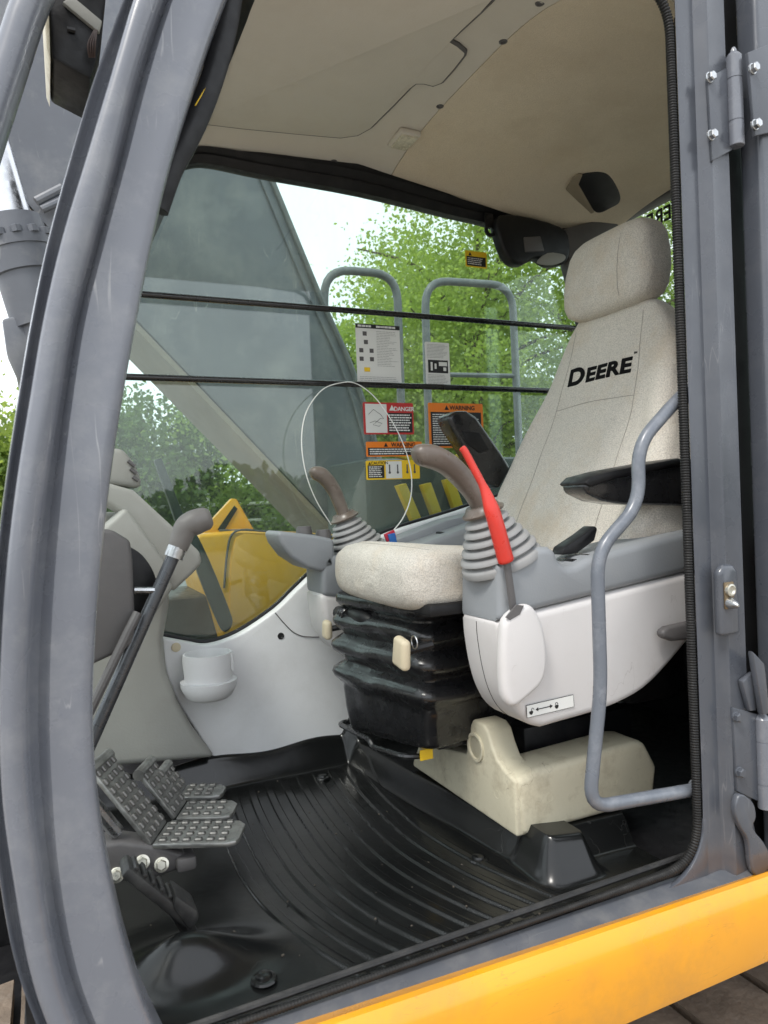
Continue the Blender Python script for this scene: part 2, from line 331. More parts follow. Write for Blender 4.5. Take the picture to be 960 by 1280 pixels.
def rrect(c, hx, hy, r_, n=6, edge=10):
    """horizontal rounded rectangle ring"""
    o = []; c = Vector(c)
    for k, (sx, sy) in enumerate(((1, 1), (-1, 1), (-1, -1), (1, -1))):
        for i in range(n+1):
            a = math.pi/2*(k+i/n); o.append(c+Vector((sx*(hx-r_)+r_*math.cos(a), sy*(hy-r_)+r_*math.sin(a), 0)))
        nx_ = ((-1, 1), (-1, -1), (1, -1), (1, 1))[k]; a = math.pi/2*(k+1)
        e = c+Vector((nx_[0]*(hx-r_)+r_*math.cos(a), nx_[1]*(hy-r_)+r_*math.sin(a), 0)); s = o[-1]
        o += [s+(e-s)*j/edge for j in range(1, edge)]
    return o
def sheet(f, us, vs):
    nu, nv = len(us), len(vs)
    return raw([f(a, b) for a in us for b in vs], [[i*nv+j, (i+1)*nv+j, (i+1)*nv+j+1, i*nv+j+1] for i in range(nu-1) for j in range(nv-1)])
def solid(bm, d):
    """give a sheet thickness d (vector)"""
    r_ = bmesh.ops.extrude_face_region(bm, geom=list(bm.faces)); vs = [g for g in r_['geom'] if isinstance(g, bmesh.types.BMVert)]
    bmesh.ops.translate(bm, verts=vs, vec=Vector(d)); return bm
def lin(a, b, n): return [a+(b-a)*i/(n-1) for i in range(n)]
def hexbolt(name, p, axis, r_, parent, m='bolt', h=.007, wr=1.35):
    ax = Vector(axis).normalized()
    bm = merge(lathe(Vector(p)-ax*.002, ax, [(0, r_*wr), (.003, r_*wr), (.0035, r_*wr*.9)], 16), lathe(Vector(p)+ax*.001, ax, [(0, r_), (h*.8, r_), (h, r_*.8)], 6))
    return link(name, bm, m, parent, ang=25)
def text_bm(s, size, org, u, v, bold=.0, extr=.0004, align='LEFT', space=1.0):
    c = bpy.data.curves.new('t', 'FONT'); c.body = s; c.size = size; c.offset = bold*size; c.extrude = extr; c.align_x = align; c.space_character = space
    o = bpy.data.objects.new('t', c); COL.objects.link(o); dg = bpy.context.evaluated_depsgraph_get()
    me = bpy.data.meshes.new_from_object(o.evaluated_get(dg)); bm = bmesh.new(); bm.from_mesh(me)
    bpy.data.objects.remove(o); bpy.data.curves.remove(c); bpy.data.meshes.remove(me)
    u, v = Vector(u).normalized(), Vector(v).normalized(); n_ = u.cross(v)
    org = Vector(org)
    for q in bm.verts: q.co = org+u*q.co.x+v*q.co.y+n_*q.co.z
    return bm

# =================================================================== GROUND
gm = sheet(lambda a, b: V(a, b, -1.45+.05*math.sin(a*.7)*math.sin(b*.9)), lin(-120, 120, 41), lin(-120, 120, 41))
tag(link('ground', gm, 'ground', loc=(0, 0, -1.45)), kind='structure')

# =================================================================== CAB
cab = thing('excavator_cab', (.6, .5, 0), 'grey steel excavator cab with its doorway open towards the viewer', 'cab')
# front pillar of the doorway, surveyed lines (outer, strip, bulge, groove, inner edge)
ST = [(-220, 238, 252, 290, 302, 372), (-100, 190, 205, 243, 254, 322), (0, 153, 168, 203, 213, 280), (100, 117, 138, 170, 182, 245), (200, 87, 108, 145, 156, 214), (300, 60, 78, 118, 129, 190),
      (400, 39, 55, 92, 104, 170), (500, 22, 38, 75, 88, 152), (600, 7, 22, 60, 76, 137), (700, -5, 10, 47, 67, 126), (800, -13, 3, 39, 61, 118), (900, -16, 0, 36, 59, 115),
      (1000, -13, 4, 41, 63, 121), (1100, -1, 18, 54, 72, 137), (1200, 17, 36, 72, 90, 161), (1280, 44, 62, 98, 117, 190), (1420, 105, 125, 160, 182, 262)]
rings = []
for k in range(len(ST)-1):
    for q in range(4):
        t = q/4
        p0, p1, p2, p3 = ST[max(k-1, 0)], ST[k], ST[k+1], ST[min(k+2, len(ST)-1)]
        c = [.5*((2*b)+(-a+c_)*t+(2*a-5*b+4*c_-d_)*t*t+(-a+3*b-3*c_+d_)*t**3) for a, b, c_, d_ in zip(p0, p1, p2, p3)]
        yp, o_, d_, b_, g_, i_ = c
        prof = [(i_+4, .055), (i_+2, .016), (i_, .006), (i_-4, .001), (i_-14, -.001), (i_-22, .000), ((g_*.7+i_*.3), .0005), (g_+3, .001), (g_-2, .008), ((b_+g_)/2, .016), (b_+1, .010), (b_-2, -.006),
                (b_-7, -.014), ((b_+d_)/2, -.020), (d_+5, -.018), (d_, -.012), (d_-2, .012), ((d_+o_)/2, .018), (o_+4, .014), (o_+2.5, .002), (o_+1, .001), (o_-1, .010), (o_+6, .055)]
        rings.append([at(x, yp, y=0)+Vector((0, dy, 0)) for x, dy in prof])
link('front_pillar', loft(rings), 'paint', cab, ang=50)
# black rubber flange inside the top of the front pillar
fl = [at(x, y, y=.045) for x, y in ((300, -80), (288, 0), (281, 40), (268, 90), (250, 140), (231, 180), (213, 214), (196, 262))]
link('pillar_seal', tube(spline(fl, 5), .016, 10, .8), 'black', cab)
yl = [at(x, y, y=.034) for x, y in ((276, 66), (268, 88), (258, 108), (244, 132))]
link('wire_trace', tube(spline(yl, 4), .0007, 6), 's_yellow', cab)
# rear pillar
zt = 1.80
xb = at(860, 500, y=0).x; xs = at(853.5, 500, y=.012).x; xr1 = at(893, 500, y=-.01).x; xr2 = at(920, 500, y=-.01).x
pp = [(xb+.11, .07), (xb+.016, .014), (xb+.004, .002), (xb+.010, 0), (xr1-.008, .002), (xr1-.004, -.002), (xr1+.002, -.015), (xr1+.006, -.018), (xr2-.009, -.013), (xr2-.003, -.015), (xr2, -.010), (xr2+.002, .07)]
rings = [[V(x, y, z) for x, y in pp] for z in lin(-.03, zt, 30)]
for i, z in enumerate(lin(-.03, zt, 30)):       # foot of the pillar swells into the sill
    k = max(0, 1-(z+.03)/.16)**2
    for j, v in enumerate(rings[i]):
        if j <= 4: v.x -= .035*k*(1-j/5)
        if j >= 8: v.x += .05*k
link('rear_pillar', loft(rings), 'paint_dark', cab, ang=40)
# bump with the door striker
c0 = at(907, 750, y=-.02); bw = .024
bm_ = prism([(c0.x-bw, -.012, c0.z-.062), (c0.x+bw, -.012, c0.z-.062), (c0.x+bw, -.012, c0.z+.052), (c0.x+bw-.012, -.012, c0.z+.064), (c0.x-bw+.012, -.012, c0.z+.064), (c0.x-bw, -.012, c0.z+.052)], (0, -.018, 0))
link('striker_boss', bm_, 'paint_dark', cab, bev=.007, seg=3)
sk = link('striker', prism([(c0.x-.017, -.030, c0.z-.014), (c0.x+.006, -.030, c0.z-.014), (c0.x+.006, -.030, c0.z+.034), (c0.x-.017, -.030, c0.z+.034)], (0, -.004, 0)), mat('brass', (.25, .19, .12), .4, .9), cab, bev=.0015)
link('bolt', lathe((c0.x-.006, -.033, c0.z+.020), (0, -1, 0), [(0, .011), (.006, .011), (.007, .008), (.004, .0055), (.0035, .001)], 16), M['bolt'], sk)
link('pin', lathe((c0.x-.006, -.033, c0.z-.003), (-.25, -1, -.1), [(0, .011), (.006, .0105), (.018, .006), (.024, .002)], 16), M['steel'], sk)
# sill ledge, corner web and ribbed door seal
sp = [(.022, -.03), (.022, .012), (.018, .015), (.012, .014), (-.020, .004), (-.034, -.004), (-.040, -.016), (-.040, -.05), (.0, -.05)]
link('sill', loft([[V(x, y, z) for y, z in sp] for x in lin(.03, xr2+.05, 12)]), 'sill_paint', cab, ang=40)
arc = [V(xb+.004-.10+.10*math.sin(a), 0, .110-.10*math.cos(a)) for a in lin(0, math.pi/2, 10)]
link('sill_corner', prism([V(xb+.012, 0, .005), V(xb-.11, 0, .005)]+[V(p.x, 0, p.z) for p in arc]+[V(xb+.012, 0, .118)], (0, .010, 0)), 'paint_dark', cab, bev=.003)
seal = fillet([V(.5, .012, 1.635), V(xs, .012, 1.60), V(xs, .012, .030), V(.05, .014, .021)], .085, 14)
dense = []
for a, b in zip(seal[:-1], seal[1:]):
    n_ = max(1, int((b-a).length/.0016)); dense += [a+(b-a)*i/n_ for i in range(n_)]
dense.append(seal[-1])
link('door_seal', tube(dense, lambda t, n=len(dense): (lambda k: (.0078+.0008*(1 if k % 3 else -1))*float(np.interp(dense[k].x if dense[k].z < .5 else 9, [xs-.30, xs-.08], [.62, 1])))(int(round(t*(n-1)))), 8), 'seal_rubber', cab, ang=60)
seal2 = fillet([V(xb-.11, .014, .022), V(.05, .014, .020)], .06, 8)
seal3 = fillet([V(xb+.07, .040, .034), V(.03, .036, .022)], .07, 10)
link('inner_trim', tube(seal3, .0055, 8), 'rubber', cab)
link('header', box2((.28, .005, 1.635), (xb+.05, .06, 1.76)), 'paint_dark', cab, bev=.01)
link('roof', box2((.26, -.02, 1.765), (1.95, 1.06, 1.84)), 'paint', cab, bev=.03, seg=4)
# side and back walls behind the seat
link('rear_side_panel', box2((xr2-.002, .075, -.05), (1.86, .10, 1.74)), 'black', cab)
link('back_wall', box2((1.80, .10, -.05), (1.86, 1.02, .86)), 'black', cab)
link('rear_header', box2((1.80, .10, 1.632), (1.86, 1.02, 1.76)), 'darkgrey', cab, bev=.01)
link('rear_window', box2((1.822, .10, .86), (1.827, 1.02, 1.632)), 'glass_clear', cab)
link('floor_plate', box2((-.06, .07, -.06), (1.86, 1.02, -.012)), 'black', cab)
# windscreen with its lower front plate
fx = [(-.015, .10), (-.03, .35), (-.02, .55), (.03, .80), (.11, 1.05), (.20, 1.28), (.30, 1.50), (.36, 1.66)]
link('windscreen', loft([[V(x, .06, z), V(x, .96, z)] for x, z in fx], cap=False, closed_ring=False), 'glass_clear', cab)
link('front_plate', box2((-.05, .06, -.06), (-.015, 1.0, .13)), 'black', cab)
link('front_roof_rail', box2((.33, .06, 1.655), (.40, .98, 1.76)), 'black', cab, bev=.01)
link('corner_pillar', tube(spline([V(x, .985, z) for x, z in fx], 4), .022, 10), 'paint_dark', cab)
# ---- right-hand window
YW = .985
ftop = [(215, 232), (218, 215), (236, 208), (262, 207), (330, 221), (450, 243), (560, 270), (600, 279), (640, 291), (720, 312), (760, 320)]
fbot = [at(x, y, y=YW) for x, y in ftop]
ftp = [at(x, y, y=YW-.03) for x, y in ((190, 215), (205, 192), (228, 181), (262, 178), (330, 187), (450, 204), (560, 237), (600, 250), (640, 263), (720, 285), (760, 292))]
rings = []
for a, b in zip(spline(fbot, 4), spline(ftp, 4)):
    a2, b2 = Vector((a.x, YW-.012, a.z)), Vector((b.x, YW-.035, b.z+.012))
    rings.append([V(a.x, YW+.02, a.z), a2, a2.lerp(b2, .30)+V(0, -.006, 0), a2.lerp(b2, .36)+V(0, .004, 0), a2.lerp(b2, .62)+V(0, -.004, 0), a2.lerp(b2, .66)+V(0, .006, 0), b2, V(b.x, YW+.02, b.z+.012)])
link('window_frame', loft(rings), 'black', cab, ang=30)
link('side_window', prism_xz([(-.02, .30), (1.78, .30), (1.78, 1.66), (.30, 1.66), (.10, 1.1), (-.02, .7)], YW, YW+.005), 'glass', cab)
for pts in (((165, 366), (180, 368), (715, 411), (760, 415)), ((140, 470), (158, 471), (673, 492), (720, 494))):
    ends = [at(*pts[0], y=.962), at(*pts[-1], y=.962)]; ends[1].z = ends[0].z = at(*pts[1], y=.962).z
    link('guard_bar', tube(lin(ends[0], ends[1], 9), .0085, 12), 'black_shiny', cab)
# white lower side panel, seam, cap and screw hole
Y0 = .93
top = spline([at(x, y, y=Y0) for x, y in ((203, 797), (235, 803), (262, 806), (300, 793), (345, 763), (372, 737), (400, 712), (440, 690), (490, 665), (570, 640), (640, 617), (700, 604))], 4)
pts = [(p.x, p.z) for p in top]+[(1.79, top[-1].z), (1.79, .0)]
fr = spline([at(x, y, y=Y0) for x, y in ((268, 948), (240, 905), (218, 868), (207, 835), (203, 797))], 4)[:-1]
pts += [(fr[0].x, .0)]+[(p.x, p.z) for p in fr]
link('side_panel', prism_xz(pts, Y0, YW-.004), 'panel_white', cab, bev=.006, seg=3)
sm = spline([at(x, y, y=Y0-.001) for x, y in ((344, 766), (356, 780), (368, 791), (384, 796), (420, 796))], 5)
link('panel_seam', tube(sm, .0013, 6), 'darkgrey', cab)
c1 = at(220, 809, y=Y0); link('cap', lathe(c1, (0, -1, 0), [(0, .0115), (.003, .0115), (.004, .010)], 20), 'beige_knob', cab)
c1 = at(351, 795, y=Y0); hl = link('screw_hole', lathe(c1, (0, -1, 0), [(0, .009), (.0012, .009), (.0012, .006), (.0002, .005)], 18), 'ink', cab)
# glazing rubber along the panel top
link('glazing_rubber', tube([p+V(0, .035, .003) for p in top], .006, 8), 'black', cab)
# ---- ceiling
ex = [.2, .35, .57, .85, 1.14, 1.37, 1.55, 1.8]; ez = [1.645, 1.650, 1.664, 1.674, 1.637, 1.600, 1.585, 1.60]
cx = [.2, .9, 1.2, 1.5, 1.8]; cz = [1.705, 1.705, 1.70, 1.685, 1.645]
def ceil_z(x, y):
    e, c = np.interp(x, ex, ez), np.interp(x, cx, cz)
    k = abs(min(max((y-.5)/.45, -1), 1.05))**3.2
    return float(c+(e-c)*k) if y > .5 else float(c-(c-1.60)*k)
XF = .955
def csheet(x0, x1, nx): return solid(sheet(lambda a, b: V(a, b, ceil_z(a, b)), lin(x0, x1, nx), lin(.03, .965, 40)), (0, 0, .012))
link('headliner', csheet(XF, 1.80, 50), 'headliner', cab, ang=60)
link('roof_trim', csheet(.33, XF-.002, 36), 'rooftrim', cab, ang=60)
def cz_at(px, py, dz=0):
    z = 1.68
    for _ in range(12):
        p = at(px, py, z=z); z = ceil_z(p.x, p.y)+dz
    return at(px, py, z=z)
ho = [cz_at(x, y) for x, y in ((244, 150), (300, 157), (370, 164), (425, 169), (447, 166), (463, 157), (490, 130), (512, 107), (520, 101), (530, 101), (541, 104), (552, 100), (566, 84), (580, 66), (581, 62), (572, 54), (562, 48), (572, 38), (600, 12), (618, -6))]
ho2 = ho + [V(ho[-1].x+.01, .16, 0), V(.40, .16, 0)]
hp = [V(p.x, p.y, ceil_z(p.x, p.y)+.001) for p in ho2]
link('hatch_gap', tube([p+V(0, 0, -.003) for p in hp[:len(ho)]], .0065, 6), 'darkgrey', cab)
link('roof_hatch', prism(hp, (0, 0, -.010)), 'rooftrim', cab, bev=.004, seg=2)
for px, py in ((675, 4), (629, 52), (550, 133), (417, 202)):
    p = cz_at(px, py); link('screw', lathe(p+V(0, 0, .001), (0, 0, -1), [(0, .010), (.002, .0095), (.003, .006), (.0015, .005), (.0015, .001)], 16), 'darkgrey', cab)
p = cz_at(505, 172)
dl = link('dome_lamp', box((p.x, p.y, p.z-.004), (.062, .088, .016)), 'rooftrim', cab, bev=.006, seg=3)
link('lens', box((p.x, p.y, p.z-.011), (.048, .074, .012)), 'lens', dl, bev=.004, seg=2)
# black speaker opening in the sloping corner
p = cz_at(749, 240); e = .02
nrm = -(V(2*e, 0, ceil_z(p.x+e, p.y)-ceil_z(p.x-e, p.y)).cross(V(0, 2*e, ceil_z(p.x, p.y+e)-ceil_z(p.x, p.y-e)))).normalized()
ax_u = (at(775, 262, z=p.z)-at(722, 218, z=p.z)); 
cs = spline([at_plane(x, y, p, nrm) for x, y in ((723, 232), (725, 220), (735, 216), (752, 214), (763, 219), (774, 240), (774, 252), (763, 259), (749, 265), (739, 259))], 4, True)
link('speaker_vent', prism([q+nrm*.004 for q in cs], -nrm*.01), 'ink', cab, bev=.002)
cs2 = [at_plane(x, y, p, nrm) for x, y in ((707, 236), (715, 222), (724, 216), (728, 217), (723, 229), (743, 264), (738, 266))]
link('speaker_lip', prism([q+nrm*.005 for q in cs2], -nrm*.006), 'lip_brown', cab, bev=.002)
# rear corner: dark post, belt anchor and hook
rp = [at(x, y, y=.93) for x, y in ((706, 285), (740, 276), (775, 268), (768, 420), (735, 420), (712, 330))]
link('corner_post', prism(rp, (0, .05, 0)), 'darkgrey', cab, bev=.01)
bl = [at(x, y, y=.93) for x, y in ((622, 272), (648, 268), (700, 282), (714, 300), (710, 326), (690, 331), (672, 322), (655, 330), (640, 326), (628, 305))]
bb = link('belt_guide', prism(spline(bl, 3, True), (0, .045, 0)), 'black', cab, bev=.01, seg=3)
link('plate', prism([at(x, y, y=.926) for x, y in ((655, 296), (676, 295), (681, 314), (657, 315))], (0, .01, 0)), 'darkgrey', bb, bev=.003)
link('reflector', prism(spline([at(x, y, y=.924) for x, y in ((672, 328), (685, 316), (705, 318), (706, 325), (692, 331))], 3, True), (0, .008, 0)), 'greytrim', bb, bev=.002)
hk = at(613, 288, y=.955)
link('hook', merge(lathe(hk+V(0, .004, 0), (0, -1, 0), [(0, .020), (.006, .020), (.006, .0095), (0, .0095), (0, .020)], 20, cap=False), box((hk.x-.004, hk.y, hk.z+.030), (.030, .006, .044))), 'black', cab, bev=0)
# =================================================================== FLOOR MAT
GX, GY = np.linspace(-.01, 1.045, 720), np.linspace(.026, .934, 170)
def sst(a, b, t): t = np.clip((t-a)/(b-a), 0, 1); return t*t*(3-2*t)
XX, YY = np.meshgrid(GX, GY, indexing='ij')
H = np.zeros_like(XX)
bend = .20*(YY-.45)**2+np.where(YY < .45, .38*(.45-YY)**2, 0)
q = XX-bend
ph = (q-.295)/.0435; inside = (ph > 0) & (ph < 10)
fr_ = ph-np.floor(ph); band = sst(.26, .31, fr_)*(1-sst(.68, .73, fr_))
ends = sst(.060, .068, YY)*(1-sst(.872, .882, YY))
H += np.where(inside, band, 0)*ends*.0042
xr_ = .79-.102*(YY-.2)
ris = sst(-.008, .032, XX-xr_)*sst(.165, .205, YY); H = H*(1-ris)+.056*ris
lump = sst(.775, .828, XX)*(1-sst(.885, .93, XX))*sst(.095, .155, YY)*(1-sst(.21, .25, YY)); H = np.maximum(H, .076*np.minimum(1, lump*1.15)*(1-.12*sst(.8, .92, XX)))
hump = np.exp(-((XX-.16)/np.where(XX < .16, .075, .11))**2-((YY-.20)/.055)**2); H = np.maximum(H, .055*hump)
H += (.004*np.sin(XX*9+1)*np.sin(YY*7)+.0006*np.sin(XX*31)*np.sin(YY*23+1)+.0022*np.sin(13*(XX+YY))*sst(.3, .0, q))*(1-sst(.87, .93, YY))
rim = sst(.885, .932, YY); H += rim*(.070+.006*np.sin(XX*22))
H += .014*(1-sst(.030, .060, YY))*(1-sst(.94, 1.03, XX))
H += .05*(1-sst(.0, .04, XX))
n1, n2 = XX.shape
vs = np.stack([XX, YY, H], -1).reshape(-1, 3); idx = np.arange(n1*n2).reshape(n1, n2)
fs = np.stack([idx[:-1, :-1], idx[1:, :-1], idx[1:, 1:], idx[:-1, 1:]], -1).reshape(-1, 4)
me = bpy.data.meshes.new('floor_mat'); me.from_pydata(vs.tolist(), [], fs.tolist()); me.materials.append(M['mat'])
me.polygons.foreach_set('use_smooth', [True]*len(me.polygons)); me.set_sharp_from_angle(angle=R(60))
fm = bpy.data.objects.new('floor_mat', me); COL.objects.link(fm); tag(fm, 'moulded black rubber floor mat with curved ribs and a raised rim', 'floor mat')
for px, py in ((403, 972), (598, 1074), (330, 1224)):
    p = at(px, py, z=.004); bmx = lathe(p, (0, 0, 1), [(0, .020), (.003, .018), (.004, .013), (.008, .0115), (.0095, .008), (.010, .001)], 20)
    link('stud', bmx, 'mat', fm)

gb_ = []; rr_ = random.Random(5)
for _ in range(70):      # grit in the grooves and near the sill
    x_, y_ = rr_.uniform(.12, .98), .05+.82*rr_.random()**1.6
    if x_ > .76 and y_ > .17 or (.74 < x_ < .96 and y_ > .07): continue
    i_, j_ = int(np.searchsorted(GX, x_)), int(np.searchsorted(GY, y_)); sz_ = rr_.uniform(.0010, .0030)
    gb_.append(box((x_, y_, float(H[i_, j_])+sz_*.3), (sz_*rr_.uniform(.8, 1.8), sz_, sz_*.7), Matrix.Rotation(rr_.random()*3, 3, 'Z')))
tag(link('grit', merge(*gb_), 'grit', fm), kind='stuff')

# =================================================================== SEAT
SY = .46
seat = thing('operator_seat', (.85, SY, .05), 'pale grey cloth operator seat with tall backrest, headrest and black armrests', 'seat')
# cushion
def cush(x, hw, zt_, zb, e=5): return sring((x-.008, SY+.012, (zt_+zb)/2), (0, hw, 0), (0, 0, (zt_-zb)/2), e, 56)
rg = [cush(.612, .145, .575, .530, 3), cush(.616, .175, .592, .512, 3.4), cush(.626, .198, .605, .500, 4), cush(.645, .210, .615, .492, 4.6), cush(.68, .217, .620, .490, 5), cush(.76, .22, .612, .492), cush(.86, .22, .600, .494), cush(.98, .22, .590, .495), cush(1.12, .22, .585, .5)]
cu = link('cushion', loft(rg), 'fabric', seat, ang=70)
# front edge welt
wl = [V(.640-.02*(1-abs(t)**4), SY+t*.225, .592-.010*abs(t)**3+.004*math.sin(t*9)) for t in lin(-1, 1, 30)]
link('seam', tube([V(.652+.02*abs(t)**6, SY+.012+t*.19, .6165-.006*abs(t)**4) for t in lin(-.96, .96, 30)], .0016, 5), 'thread', cu)
# backrest: a curved shell, steeper towards the shoulders
_bc = np.poly1d([-0.5546, 1.1930, -0.3755, 0.97496]); _bd = _bc.deriv(); SB = .446
def bx_(z): return float(_bc(z))
def bn_(z): return Vector((-1, 0, float(_bd(z)))).normalized()
prof_b = [(.53, .235, .10), (.58, .270, .125), (.66, .298, .145), (.74, .298, .145), (.82, .276, .14), (.90, .246, .13), (.98, .226, .125), (1.05, .207, .12), (1.10, .184, .112), (1.135, .160, .10), (1.158, .130, .08), (1.170, .088, .05)]
pz = [p[0] for p in prof_b]; zz_ = sorted(set(lin(.53, 1.15, 34)+[1.158, 1.165, 1.170])); rg = []
def lift_(s, z): return (.022*float(sst(.66, .92, s))-.008)*(1-float(sst(.88, 1.05, z)))
for z in zz_:
    hw, th = float(np.interp(z, pz, [p[1] for p in prof_b])), float(np.interp(z, pz, [p[2] for p in prof_b])); bn = bn_(z)
    cen = Vector((bx_(z), SB, z))-bn*th/2; r_ = sring(cen, (0, hw, 0), bn*th/2, 4.2, 72)
    for v in r_:   # shallow channel down the middle, bolsters forward, a little sag
        if (v-cen).dot(bn) > 0: v += bn*(lift_(abs(v.y-SB)/hw, z)+.0022*math.sin(v.y*31+z*17)*math.sin(z*27+v.y*9))
    rg.append(r_)
bk = link('backrest', loft(rg), 'fabric', seat, ang=70)
def onback(y, z, lift=.002):
    hw = float(np.interp(z, pz, [p[1] for p in prof_b])); s_ = abs(y-SB)/hw; th = float(np.interp(z, pz, [p[2] for p in prof_b]))
    d = th/2*((1-min(s_, .999)**4.2)**(1/4.2)-1)
    return Vector((bx_(z), y, z))+bn_(z)*(d+lift_(s_, z)+.0022*math.sin(y*31+z*17)*math.sin(z*27+y*9)+lift)
for sgn in (-1, 1):
    link('seam', tube([onback(SB+sgn*float(np.interp(z, [.6, .9, 1.14], [.150, .142, .115])), z, .0002) for z in lin(.60, 1.13, 24)], .0009, 5), 'thread', bk)
link('seam', tube([onback(SB+y_, .930+.004*math.cos(y_*12), .0002) for y_ in lin(-.140, .140, 16)], .0009, 5), 'thread', bk)
BN = bn_(1.0); BU = Vector((BN.z, 0, -BN.x)).normalized(); BU = BU if BU.z > 0 else -BU; BP = Vector((bx_(1.0), SB, 1.0))
# stitched name, small capitals after a large initial
pl = BP-BN*.0055
o0 = at_plane(711, 483, pl, BN); o1 = at_plane(789, 463, pl, BN)
wid = o0.y-o1.y
tb = text_bm('D', .062, o0, (0, -1, 0), BU, bold=.034, extr=.0030); 
tb2 = text_bm('EERE', .050, o0+V(0, -.050, 0), (0, -1, 0), BU, bold=.036, extr=.0030, space=1.06)
lt = merge(tb, tb2); lo = min(v.co.y for v in lt.verts); hi = max(v.co.y for v in lt.verts)
for v in lt.verts: v.co.y = o0.y-(hi-v.co.y)*wid/(hi-lo)
for v in lt.verts: v.co = onback(v.co.y, v.co.z, .0016 if (v.co-o0).dot(BN) > 0 else -.003)
link('lettering', lt, 'embroidery', bk, flat=True)
tk = text_bm('TM', .007, o1+V(0, -.001, 0)+BU*.040, (0, -1, 0), BU, extr=.003); [setattr(v, 'co', onback(v.co.y, v.co.z, .0014 if (v.co-o1).dot(BN) > .0 else -.003)) for v in tk.verts]; link('trade_mark', tk, 'embroidery', bk, flat=True)
for (px, py, r_) in ((795, 395, .006), (793, 460, .0045), (805, 480, .004)):
    p = at_plane(px, py, pl+BN*.004, BN); p = onback(p.y, p.z, .0008); link('stain', lathe(p-BN*.003, BN, [(0, r_), (.0016, r_*.8), (.0018, .0005)], 10), 'stain', bk)
# headrest
HB, HT = 1.148, 1.354
rg = []
for t, hw, th in ((0, .085, .05), (.03, .122, .09), (.09, .145, .122), (.2, .156, .14), (.4, .158, .15), (.6, .153, .148), (.8, .143, .136), (.90, .130, .118), (.96, .112, .092), (.99, .088, .06), (1, .05, .03)):
    z = HB+(HT-HB)*t; cen = Vector((1.290+(z-1.18)*.10, .438, z))
    rg.append(sring(cen, (0, hw*.965, 0), (th*.4, 0, 0), 3.8, 56))
hr = link('headrest', loft(rg), 'fabric', seat, ang=70)
def hr_front(y, z):
    t = (z-HB)/(HT-HB); th = float(np.interp(t, [0, .09, .2, .4, .6, .8, .92, 1], [.06, .125, .14, .15, .148, .135, .112, .04])); hw = float(np.interp(t, [0, .2, .4, .8, 1], [.1, .155, .158, .138, .05]))
    s = min(.999, abs(y-.438)/hw/.965); return V(1.290+(z-1.18)*.10-th*.4*(1-s**3.8)**(1/3.8)-.0002, y, z)
link('seam', tube([hr_front(.365, z) for z in lin(HB+.015, HT-.03, 18)], .0009, 5), 'thread', hr)
for s in (-1, 1): link('post', tube([V(1.29, .44+s*.06, 1.10), V(1.29, .44+s*.06, 1.2)], .006, 8), 'steel', hr)
# armrests: near one lowered, far one tipped up
def pad(pts, y0, y1, name, parent): return link(name, prism(pts, (0, y1-y0, 0)), 'black_shiny', parent, bev=.012, seg=3)
na = [at(x, y, y=.13) for x, y in ((730, 606), (738, 598), (770, 590), (852, 575), (900, 568), (900, 634), (852, 632), (780, 630), (755, 626), (734, 616))]
for p in na: p.y = .13
ar = pad(na, .13, .20, 'armrest', seat)
link('pad_top', prism([at(x, y, y=.125) for x, y in ((731, 604), (740, 595), (770, 587), (852, 572), (852, 583), (772, 598), (740, 609))], (0, .08, 0)), 'black', ar, bev=.005, seg=2)
fa = [at(x, y, y=.74) for x, y in ((559, 521), (570, 513), (584, 513), (596, 520), (628, 566), (640, 585), (625, 612), (604, 600), (586, 566), (566, 535))]
ar2 = pad(fa, .70, .77, 'armrest', seat)
link('pad_rib', prism([at(x, y, y=.735) for x, y in ((578, 538), (600, 540), (612, 562), (600, 566), (586, 556))], (0, .01, 0)), 'black', ar2, bev=.004)
# suspension bellows
fold = [(.506, -.006), (.503, .006), (.494, .014), (.480, .014), (.472, .008), (.464, -.002), (.460, -.002), (.452, .012), (.443, .020), (.434, .021), (.422, .014), (.410, .002), (.405, .001), (.396, .014), (.387, .024), (.378, .027), (.368, .024), (.355, .010), (.346, .002), (.341, .002), (.332, .014), (.323, .025), (.314, .028), (.304, .024), (.292, .012), (.284, .006), (.276, .006), (.262, .004), (.225, -.002), (.210, -.006), (.204, -.014)]
rg = []
for z, d in fold:
    z2 = z
    r_ = rrect((.865, .530, z2), .222+d,   .165+d*.9-(.004 if z < .275 else 0), .028+max(0, d)*.3, 6, 12)
    for v in r_:   # vinyl sags and wrinkles
        ca, sa = math.cos(.17), math.sin(.17); dx_, dy_ = v.x-.865, v.y-.53; v.x, v.y = .865+dx_*ca-dy_*sa, .535+dx_*sa+dy_*ca
        th = math.atan2(v.y-SY, v.x-.865); v.z += (.0035*math.sin(th*5+z*9)+.0012*math.sin(th*11+z*14))*(1 if .30 < z < .46 else 0)*(.4+abs(d)*25); v.x += .0014*math.sin(th*17+z*30)*(1 if z < .49 else 0); v.z -= (v.y-.31)*.09*(1 if z < .27 else 0)
    rg.append(r_)
link('suspension_bellows', loft(rg), 'vinyl', seat, ang=50)
link('seat_pan', box2((.640, .245, .488), (1.08, .675, .512)), 'black', seat, bev=.008)
